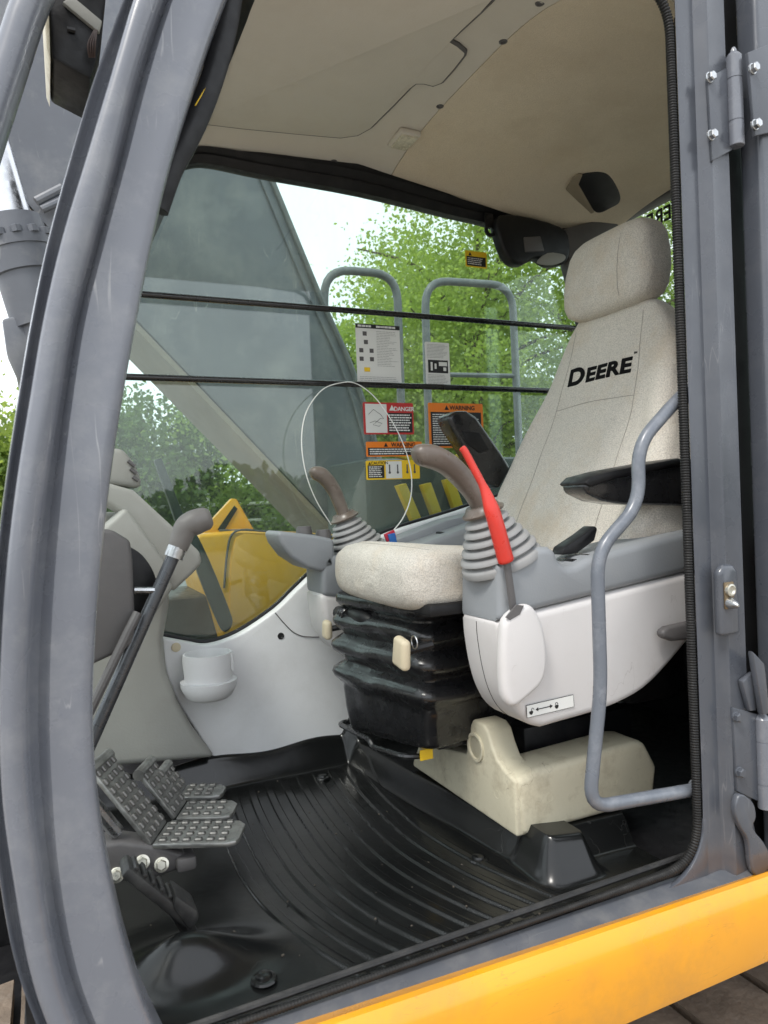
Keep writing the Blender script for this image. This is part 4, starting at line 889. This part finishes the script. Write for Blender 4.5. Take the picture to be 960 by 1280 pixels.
part('word', s, text_bm('WARNING', h_*.38, o+US*w_*.44+VS*h_*.665+V(0, -D2, 0), US, VS, .02, .0002), 'ink'); part('alert_triangle', s, alert(o, w_*.31, h_*.66, h_*.3, D2), 'ink')
s, o, w_, h_ = sticker(458, 575, 524, 600, 's_yellow', 'yellow CAUTION sticker with a white diagram on the side window')
part('text_block', s, quad(o, US, VS, w_*.03, h_*.08, w_*.33, h_*.76, D1), 'ink'); part('text_print', s, greek(o, w_*.05, h_*.12, w_*.32, h_*.72, 6, D2, .5, 9), 's_white')
part('word', s, text_bm('CAUTION', h_*.22, o+US*w_*.09+VS*h_*.80+V(0, -D2, 0), US, VS, .01, .0002), 'ink'); part('alert_triangle', s, alert(o, w_*.04, h_*.79, h_*.16, D2), 'ink')
part('diagram', s, quad(o, US, VS, w_*.36, h_*.05, w_*.66, h_*.95, D1), 's_white')
fg = []
for u_ in (.43, .58, .76, .9):
    fg += [lathe(o+US*w_*u_+VS*h_*.36+V(0, -D2, 0), (0, -1, 0), [(0, .004), (.0003, .004)], 10), quad(o, US, VS, w_*(u_-.012), h_*.42, w_*(u_+.012), h_*.78, D2)]
part('diagram_print', s, merge(*fg), 'darkgrey')
s, o, w_, h_ = sticker(537, 505, 603, 560, 's_orange', 'large orange WARNING sticker partly behind the raised armrest')
part('text_block', s, quad(o, US, VS, w_*.04, h_*.04, w_*.96, h_*.80, D1), 'ink'); part('text_print', s, greek(o, w_*.07, h_*.07, w_*.94, h_*.77, 14, D2, .42, 11, .6), 's_white')
part('word', s, text_bm('WARNING', h_*.135, o+US*w_*.385+VS*h_*.855+V(0, -D2, 0), US, VS, .02, .0002), 'ink'); part('alert_triangle', s, alert(o, w_*.29, h_*.85, h_*.11, D2), 'ink')
s, o, w_, h_ = sticker(582, 316, 608, 333, 's_yellow', 'tiny yellow and black sticker high on the side window')
part('text_block', s, quad(o, US, VS, w_*.06, h_*.08, w_*.94, h_*.66, D1), 'ink'); part('text_print', s, greek(o, w_*.1, h_*.14, w_*.9, h_*.6, 4, D2, .4, 12), 's_white'); part('alert_triangle', s, alert(o, w_*.14, h_*.70, h_*.24, D2), 'ink')
# name on the rear window, read from outside
rn = at(832, 268, x=1.818)
lt = text_bm('DEERE', .066, V(1.819, 0, at(815, 284, x=1.819).z), (0, 1, 0), (0, 0, 1), bold=.02, extr=.0004)
sh = at(808, 275, x=1.819).y-max(v.co.y for v in lt.verts)
for v in lt.verts: v.co.y += sh
tag(link('window_lettering', lt, 'ink', None, flat=True), 'black lettering seen reversed on the rear window beside the headrest', 'lettering')
# =================================================================== DOOR, FOLDED BACK
dr_ = thing('cab_door', (1.6, -.02, 0), 'grey cab door swung fully open at the edge of the picture', 'door')
xd = at(946, 500, y=-.02).x
door_o = [(xd, -.02), (xd+.85, -.02), (xd+.85, 1.68), (xd+.02, 1.68), (xd-.005, 1.0)]
def ring_prism(outer, inner, y0_, y1_):
    n_ = len(outer); vs_ = [V(x, y, z) for y in (y0_, y1_) for l in (outer, inner) for x, z in l]; f_ = []
    for i in range(n_):
        j = (i+1) % n_; f_ += [[i, j, n_+j, n_+i], [2*n_+i, 3*n_+i, 3*n_+j, 2*n_+j], [i, 2*n_+i, 2*n_+j, j], [n_+i, n_+j, 3*n_+j, 3*n_+i]]
    return raw(vs_, f_)
link('door_frame', ring_prism([(xd, -.02), (xd+.9, -.02), (xd+.9, 1.70), (xd, 1.70)], [(xd+.07, .62), (xd+.82, .62), (xd+.82, 1.62), (xd+.07, 1.62)], -.045, .0), 'paint_dark', dr_, bev=.008, seg=3)
link('door_pane', box2((xd+.06, -.022, .61), (xd+.83, -.017, 1.63)), 'glass', dr_)
link('weatherstrip', box2((xr2+.004, .02, .0), (xd+.03, .05, 1.7)), 'ink', dr_)
def hinge(leafA, pin, leafB, bolts, label):
    t = thing('door_hinge', at(*pin[1], y=-.03), label, 'hinge', 'door hinges')
    link('pillar_leaf', prism([at(x, y, y=-.0165) for x, y in leafA], (0, -.007, 0)), 'paint_dark', t, bev=.0015)
    if leafB: link('door_leaf', prism([at(x, y, y=-.05) for x, y in leafB], (0, -.007, 0)), 'paint_dark', t, bev=.0015)
    a, b = at(*pin[0], y=-.028), at(*pin[1], y=-.028); a.x = b.x = (a.x+b.x)/2; ln = (a-b).length
    link('knuckle', lathe(b, (0, 0, 1), [(0, .0125), (.001, .0135), (ln*.26, .0135), (ln*.262, .0125), (ln*.27, .0125), (ln*.272, .0135), (ln*.72, .0135), (ln*.722, .0125), (ln*.73, .0125), (ln*.732, .0135), (ln*.97, .0135), (ln, .010), (ln+.004, .006), (ln+.008, .005), (ln+.012, .003)], 20), 'paint', t, ang=30)
    for px, py, yy in bolts: hexbolt('bolt', at(px, py, y=yy), (0, -1, 0), .0085, t, 'steel' if py < 400 else 'paint_dark', .009, 1.12)
hinge([(881, 100), (910, 84), (914, 188), (887, 203)], [(917, 68), (921, 183)], [(931, 68), (990, 45), (990, 160), (940, 172)], [(887, 97, -.024), (889, 169, -.024), (941, 86, -.058), (944, 156, -.058)], 'upper door hinge with steel bolts on the rear door pillar')
hinge([(912, 883), (948, 893), (950, 1003), (918, 988)], [(953, 895), (957, 1010)], None, [(920, 896, -.024), (924, 965, -.024)], 'lower door hinge above the yellow skirt')
# pressed foot below the lower hinge
ft = spline([at(x, y, y=-.02) for x, y in ((918, 990), (934, 1000), (938, 1018), (934, 1032), (948, 1050), (957, 1070), (952, 1084), (940, 1092), (932, 1080), (928, 1048), (918, 1030), (912, 1010))], 3, True)
link('pillar_foot', prism(ft, (0, -.013, 0)), 'paint_dark', cab, bev=.005, seg=3)
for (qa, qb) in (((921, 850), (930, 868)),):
    link('pillar_tab', prism([at(x, y, y=-.016) for x, y in ((921, 850), (936, 838), (940, 886), (931, 888))], (0, -.012, 0)), 'paint_dark', cab, bev=.004)
link('check_strap', prism([at(x, y, y=-.03) for x, y in ((933, 812), (948, 828), (955, 890), (946, 892))], (0, -.014, 0)), 'paint_dark', dr_, bev=.004)

# =================================================================== YELLOW SKIRT
yp = [(.0, -.03), (-.040, -.012), (-.052, -.002), (-.064, -.001), (-.076, -.010), (-.082, -.025), (-.084, -.05), (-.082, -.105), (-.078, -.118), (-.070, -.124), (.02, -.124)]
ys_ = link('body_skirt', loft([[V(x, y, z+(.020+.021*(1.1-x))*(1, 1, 1, 1, .9, .75, .5, .1, 0, 0, 0)[k]) for k, (y, z) in enumerate(yp)] for x in lin(.16, 2.3, 40)]), 'yellow'); tag(ys_, 'bright yellow body skirt below the grey door sill', 'skirt')

# =================================================================== TRACK
tr = thing('track', (.8, -.1, -.32), 'dusty steel crawler track below the yellow skirt', 'track')
proto = None; pitch = .198
x0_ = at(860, 1269, z=-.30).x
for k in range(-9, 8):
    xs_ = x0_+k*pitch+.012
    if proto is None:
        bm_ = box((0, 0, 0), (pitch-.016, .90, .03))
        bmesh.ops.subdivide_edges(bm_, edges=list(bm_.edges), cuts=6, use_grid_fill=True)
        for v in bm_.verts: v.co += Vector((rng.normal()*.0015, 0, rng.normal()*.0025))
        proto = link('track_shoe', bm_, 'shoe', None, loc=(0, 0, 0)); s_ = proto
    else: s_ = bpy.data.objects.new('track_shoe', proto.data); COL.objects.link(s_)
    s_.parent = tr; s_.location = V(xs_+pitch/2, .40, -.325)-tr.location
link('track_frame', box2((-.9, .0, -.9), (2.2, 1.1, -.36)), 'black', tr)

# =================================================================== BOOM, CYLINDER
bo = thing('boom', (1.0, 1.55, .2), 'huge grey excavator boom rising beyond the side window', 'boom')
YBm, WB = 1.80, .42
low = spline([at(x, y, y=YBm) for x, y in ((-150, 20), (-75, 108), (-20, 183), (60, 284), (190, 420), (310, 545), (440, 682))], 4)
upr = spline([at(x, y, y=YBm) for x, y in ((510, 760), (492, 660), (470, 560), (440, 462), (400, 372), (338, 222), (270, 60), (150, -180), (60, -400))], 4)
poly = [(p.x, p.z) for p in low]+[(low[-1].x+.05, .12), (upr[0].x, .12)]+[(p.x, p.z) for p in upr]+[(-.9, 3.4)]
link('side_plate', prism_xz(poly, YBm, YBm+WB), 'boom', bo, bev=.004)
fl2 = [V(p.x-.004, p.y, p.z-.006) for p in low]
link('under_plate', loft([[p+V(0, -.006, -.0), p+V(0, WB+.02, 0), p+V(-.012, WB+.02, -.016), p+V(-.012, -.006, -.016)] for p in fl2]), 'boomtan', bo, ang=30)
for off, rr in ((.0, .012), (.045, .006)):
    link('edge_weld', tube([V(p.x-off, YBm-.004, p.z) for p in upr], rr, 8), 'rail' if off == 0 else 'boom', bo)
link('hose_pipe', tube([at(45, 252, y=1.76), at(78, 235, y=1.76)], .016, 10), 'boom', bo)
link('hose_pipe', tube([at(52, 262, y=1.76), at(90, 245, y=1.76)], .014, 10), 'boom', bo)
cy = thing('boom_cylinder', at(30, 430, y=1.1), 'grey boom cylinder with bolted collar and chrome rod', 'cylinder')
c0_, c1_ = at(72, 470, y=1.12), at(4, 240, y=1.12); axc = (c1_-c0_); ln = axc.length
link('rod', lathe(c0_+axc*.7, axc, [(0, .050), (ln*3.4, .050), (ln*3.4+.01, .03)], 28), 'chrome', cy)
link('barrel', lathe(c0_-axc*.0, axc, [(0, .060), (ln*.27, .062), (ln*.275, .072), (ln*.55, .074), (ln*.555, .080), (ln*.68, .080)], 36), 'boom', cy, ang=30)
link('gland', lathe(c0_+axc*.68, axc, [(0, .083), (ln*.05, .083), (ln*.052, .075), (ln*.17, .072), (ln*.18, .05), (ln*.19, .04)], 36), 'boom', cy, ang=30)
aa = axc.normalized(); ua = aa.cross(V(0, 1, 0)).normalized(); va = aa.cross(ua)
for k in range(12):
    a_ = k*math.pi/6; link('gland_bolt', lathe(c0_+axc*.73+(ua*math.cos(a_)+va*math.sin(a_))*.075, aa, [(0, .014), (.016, .014), (.018, .010)], 8), 'boom', cy)
link('lug', prism([at(x, y, y=1.08) for x, y in ((2, 398), (32, 392), (44, 420), (40, 466), (24, 476), (8, 440))], (0, .1, 0)), 'boom', cy, bev=.008)

link('pivot_pin', tube([at(30, 440, y=1.1), at(30, 440, y=1.1)+V(0, .9, 0)], .03, 12), 'boom', cy)
# =================================================================== WORK LIGHT AND RAIL IN FRONT OF THE CAB
wlh = thing('work_light', at(95, 60, y=.35), 'black work light housing with loose wires at the top of the front pillar', 'work light')
hb = [at(x, y, y=.30) for x, y in ((60, -30), (61, 20), (64, 72), (114, 99), (126, 60), (135, -30))]
link('housing', prism(hb, (0, .14, 0)), 'black', wlh, bev=.006)
link('rim', prism([at(x, y, y=.295) for x, y in ((53, -30), (60, -30), (63, 74), (58, 60))], (0, .15, 0)), 'beige', wlh, bev=.002)
link('bracket', prism([at(x, y, y=.292) for x, y in ((78, 2), (90, -6), (128, 26), (124, 40))], (0, .01, 0)), 'greytrim', wlh, bev=.002)
for k in range(4):
    link('lead', tube(spline([at(118+k, 38, y=.29), at(110+k*3, 55, y=.275), at(112+k*2, 72, y=.285)], 4), .0013, 6), 'lead', wlh)
link('slot', tube([at(84, 36, y=.296), at(94, 38, y=.296)], .004, 6), 'ink', wlh)
rl = thing('mirror_stay', at(0, 140, y=.2), 'thick grey tube crossing the top corner in front of the boom', 'tube')
link('stay_tube', tube(fillet([at(-22, 885, y=.06), at(-70, 780, y=.15), at(-112, 480, y=.25), at(-40, 245, y=.25), at(58, -60, y=.25), V(.36, .12, 1.80)], .12, 6), .026, 16), 'paint', rl)

# =================================================================== RIGHT SIDE OF THE MACHINE
YR = 2.4
def rail(pts, label, extra=()):
    t = thing('handrail', at(*pts[0], y=YR), label, 'handrail', 'handrails beyond the side window')
    link('rail_tube', tube(fillet([at(x, y, y=YR) for x, y in pts], .14, 6), .021, 12), 'rail', t)
    for e in extra: link('cross_rail', tube([at(x, y, y=YR) for x, y in e], .013, 8), 'rail', t)
rail([(408, 700), (405, 336), (496, 343), (508, 700)], 'grey tubular handrail loop nearer the boom, outside the side window')
rail([(540, 700), (531, 350), (640, 357), (655, 700)], 'grey tubular handrail loop with a cross rail, behind the seat edge', [((534, 468), (648, 470))])
tb = thing('tool_box', at(300, 760, y=1.55), 'yellow machine tool box with black edged door, beyond the side window', 'tool box')
YT = 1.26
o1 = [at(x, y, y=YT) for x, y in ((244, 672), (252, 668), (300, 664), (420, 668), (470, 700), (470, 820), (286, 820))]
link('body', prism([(p.x, YT, p.z) for p in o1], (0, .45, 0)), 'box_yellow', tb, bev=.012, seg=3)
d1 = spline([at(x, y, y=YT-.002) for x, y in ((280, 735), (284, 690), (290, 668), (305, 662), (330, 664), (440, 672))], 4)
link('door_edge', tube(d1, .0035, 6), 'darkgrey', tb)
link('door_panel', prism([(p.x, YT-.004, p.z) for p in [at(x, y, y=YT) for x, y in ((286, 778), (288, 700), (294, 672), (306, 667), (440, 677), (440, 790))]], (0, .01, 0)), 'box_yellow', tb, bev=.003)
link('top_gusset', prism([at(x, y, y=YT+.12) for x, y in ((258, 670), (252, 664), (290, 623), (296, 624), (322, 670))], (0, .03, 0)), 'box_yellow', tb, bev=.003)
link('top_slot', prism([at(x, y, y=YT+.116) for x, y in ((272, 662), (293, 632), (297, 636), (280, 664))], (0, .006, 0)), 'ink', tb)
link('top_mesh', tube([at(274, 664, y=YT+.1), at(318, 664, y=YT+.1)], .006, 6), 'darkgrey', tb)
link('front_flange', prism([at(x, y, y=YT-.02) for x, y in ((240, 690), (246, 688), (280, 784), (274, 790))], (0, .02, 0)), 'box_yellow', tb, bev=.002)
sp_ = thing('support_bar', at(280, 790, y=1.12), 'dark slanted bar just outside the side window by the tool box', 'bar')
link('lower_bar', prism(spline([at(x, y, y=1.12) for x, y in ((221, 640), (236, 650), (262, 700), (287, 762), (291, 780), (283, 790), (275, 782), (250, 722))], 3, True), (0, .03, 0)), 'slate', sp_, bev=.004)
link('upper_bar', prism([at(x, y, y=1.10) for x, y in ((193, 575), (202, 572), (232, 650), (220, 652))], (0, .03, 0)), 'slate', sp_, bev=.004)
hz = thing('undercarriage_deck', at(250, 830, y=1.8), 'dark machine deck below the side window', 'deck')
link('deck', box2((-.3, 1.12, -.5), (3.2, 2.3, -.02)), 'black', hz, bev=.02)
link('side_step', box2((.14, 1.36, -.1), (at(286, 760, y=1.36).x, 1.72, at(250, 745, y=1.36).z)), 'black', hz, bev=.02)
link('engine_cover', box2((1.0, 1.36, -.1), (3.2, 1.76, at(530, 572, y=1.36).z)), mat('cover_grey', (.06, .07, .07), .45), hz, bev=.03)
for k, (a, b) in enumerate((((497, 607), (525, 660)), ((528, 606), (549, 650)), ((556, 600), (575, 640)))):
    link('step_rib', prism([at(a[0], a[1], y=1.30), at(a[0]+11, a[1]-3, y=1.30), at(b[0]+6, b[1]-3, y=1.30), at(b[0]-5, b[1], y=1.30)], (0, .03, 0)), 's_yellow', hz, bev=.002)
link('step_rib', prism([at(x, y, y=1.31) for x, y in ((484, 566), (492, 566), (540, 575), (582, 566), (582, 574), (540, 585))], (0, .03, 0)), 's_yellow', hz, bev=.002)
pk = thing('parked_truck', (1.0, 6.0, -1.4), 'pale grey vehicle seen low through the side window past the lever knob', 'vehicle')
c_ = at(240, 690, y=6.0)
link('cab_body', box2((c_.x-1.6, 6.0, -1.1), (c_.x+.30, 7.6, c_.z+.18)), 'truck', pk, bev=.12, seg=3)
link('bonnet', box2((c_.x-2.6, 6.05, -1.1), (c_.x-1.5, 7.55, -.35)), 'truck', pk, bev=.12, seg=3)
link('windscreen', box2((c_.x-.1, 5.97, -.35), (c_.x+.45, 6.01, -.05)), 'ink', pk, bev=.01)
link('side_glass', box2((c_.x-1.3, 5.97, -.40), (c_.x-.35, 6.01, .0)), 'ink', pk, bev=.01)
for xw in (-2.0, .1):
    wv = link('wheel', lathe((c_.x+xw, 5.98, -1.08), (0, 1, 0), [(0, .2), (.01, .36), (.22, .36), (.24, .2)], 28), 'rubber', pk); link('rim', lathe((c_.x+xw, 5.965, -1.08), (0, 1, 0), [(0, .05), (.0, .2), (.03, .22)], 20), 'steel', wv)
fe = thing('field_fence', (2, 14, -1.4), 'thin pale rail fence below the far trees', 'fence')
for dz in (.0, .35): 
    p = at(250, 632, y=14); link('fence_rail', tube([V(p.x-14, 14, p.z-dz), V(p.x+12, 14, p.z-dz)], .035, 6), 's_white', fe)
for k in range(12): link('fence_post', tube([V(p.x-14+k*2.36, 14, -1.45), V(p.x-14+k*2.36, 14, p.z+.25)], .04, 6), 's_white', fe)

# =================================================================== TREES
def tree(loc, h, cw, leaf, label, seed, nclump=150, per=70, ls=.16, low_=.25, trunk=True):
    rr = np.random.default_rng(seed); t = thing('tree', loc, label, 'tree', 'trees beyond the machine'); B = Vector(loc)
    tips = []
    bms = [tube(spline([B+V(0, 0, -.1), B+V(.1*rr.normal(), .1*rr.normal(), h*.3), B+V(.2*rr.normal(), .2*rr.normal(), h*.6), B+V(.3*rr.normal(), .3*rr.normal(), h*.92)], 5), lambda u: .022*h*(1-u)**.8+.02, 9)]
    for k in range(16):
        zz = h*(low_+(.9-low_)*rr.random()); a_ = rr.random()*6.283; ext = cw*(.45+.55*rr.random())*math.sqrt(max(.12, 1-((zz/h-.5)/.55)**2)); s0 = B+V(0, 0, zz*.8)
        e0 = B+V(math.cos(a_)*ext, math.sin(a_)*ext, zz+.12*h*rr.random()); md = s0.lerp(e0, .5)+V(rr.normal()*.15, rr.normal()*.15, .05*h)
        bms.append(tube(spline([s0, md, e0], 5), lambda u: .007*h*(1-u)+.008, 6)); tips += [(s0.lerp(e0, f)+V(*(rr.normal(size=3)*.2))) for f in (.55, .8, 1.0)]
    link('trunk', merge(*bms), 'bark', t)
    cen = list(tips)
    while len(cen) < nclump:
        v = rr.normal(size=3); v /= np.linalg.norm(v); rad = rr.random()**.4
        cen.append(B+V(v[0]*cw*rad, v[1]*cw*rad, h*(.5+low_/2)+v[2]*h*(.5-low_/2)*rad))
    C_ = np.array([list(c) for c in cen]); n_ = len(C_)*per
    c_r = np.repeat(.28+.35*rr.random(len(C_)), per)[:, None]*cw*.42
    P = np.repeat(C_, per, 0)+rr.normal(size=(n_, 3))*c_r*np.array([.6, .6, .42])
    U = rr.normal(size=(n_, 3)); U[:, 2] -= .35; U /= np.linalg.norm(U, axis=1)[:, None]; Wv = rr.normal(size=(n_, 3)); Wv = np.cross(U, Wv); Wv /= np.linalg.norm(Wv, axis=1)[:, None]
    sz = ls*(.6+.8*rr.random((n_, 1)))
    quadv = np.stack([P, P+U*sz*.5+Wv*sz*.32, P+U*sz, P+U*sz*.5-Wv*sz*.32], 1).reshape(-1, 3)
    me_ = bpy.data.meshes.new('crown'); me_.vertices.add(n_*4); me_.vertices.foreach_set('co', (quadv-np.array(loc)).ravel())
    me_.loops.add(n_*4); me_.loops.foreach_set('vertex_index', np.arange(n_*4)); me_.polygons.add(n_); me_.polygons.foreach_set('loop_start', np.arange(n_)*4); me_.polygons.foreach_set('loop_total', np.full(n_, 4))
    me_.update(calc_edges=True); me_.materials.append(M[leaf]); c_o = bpy.data.objects.new('crown', me_); COL.objects.link(c_o); c_o.parent = t
    return t
G = -1.45
tree((5.0, 10.8, G), 5.2, 1.5, 'leaf_a', 'bright green leafy tree behind the nearer handrail loop', 1, 150, 240, .07)
tree((6.55, 9.6, G), 7.8, 2.1, 'leaf_a', 'tall bright green tree behind the handrail with the cross rail', 2, 190, 240, .07)
tree((9.0, 9.2, G), 8.2, 2.3, 'leaf_b', 'tree with sky gaps behind the seat headrest', 3, 105, 260, .07)
tree((12.3, 9.2, G), 9.6, 2.9, 'leaf_b', 'tree seen through the rear window', 4, 150, 260, .07)
tree((1.6, 15.0, G), 4.4, 2.6, 'leaf_c', 'low dark tree behind the fence, seen past the lever knob', 5, 170, 170, .12, .1)
tree((-2.2, 13.5, G), 4.6, 2.4, 'leaf_a', 'bright green bush tree at the left edge beyond the front pillar', 6, 150, 170, .12, .1)
tree((4.9, 15.0, G), 5.4, 2.6, 'leaf_b', 'dark leafy tree set back between the bright ones', 7, 150, 170, .12, .12)
tree((8.4, 14.0, G), 8.0, 3.0, 'leaf_b', 'broad tree set back behind the seat edge', 8, 190, 170, .12, .12)
tree((-.6, 14.5, G), 4.2, 2.4, 'leaf_b', 'low tree beside the dark one, near the boom underside', 9, 150, 170, .12, .1)
# far wood closing the view all round
rr = np.random.default_rng(21); N_ = 60000
ang_ = rr.random(N_)*6.283; rd = 34+rr.random(N_)*6; hz_ = G+rr.random(N_)**1.2*(3.2+.7*np.sin(ang_*9)+.5*np.sin(ang_*23+1))
P = np.stack([rd*np.cos(ang_), rd*np.sin(ang_), hz_], 1); U = rr.normal(size=(N_, 3)); U /= np.linalg.norm(U, axis=1)[:, None]; Wv = np.cross(U, rr.normal(size=(N_, 3))); Wv /= np.linalg.norm(Wv, axis=1)[:, None]
qv = np.stack([P, P+U*.35+Wv*.25, P+U*.7, P+U*.35-Wv*.25], 1).reshape(-1, 3)
me_ = bpy.data.meshes.new('far_wood'); me_.vertices.add(N_*4); me_.vertices.foreach_set('co', qv.ravel()); me_.loops.add(N_*4); me_.loops.foreach_set('vertex_index', np.arange(N_*4)); me_.polygons.add(N_)
me_.polygons.foreach_set('loop_start', np.arange(N_)*4); me_.polygons.foreach_set('loop_total', np.full(N_, 4)); me_.update(calc_edges=True); me_.materials.append(M['leaf_c'])
fw_ = bpy.data.objects.new('far_wood', me_); COL.objects.link(fw_); tag(fw_, 'dark belt of woodland closing the far field', 'woodland', kind='stuff')
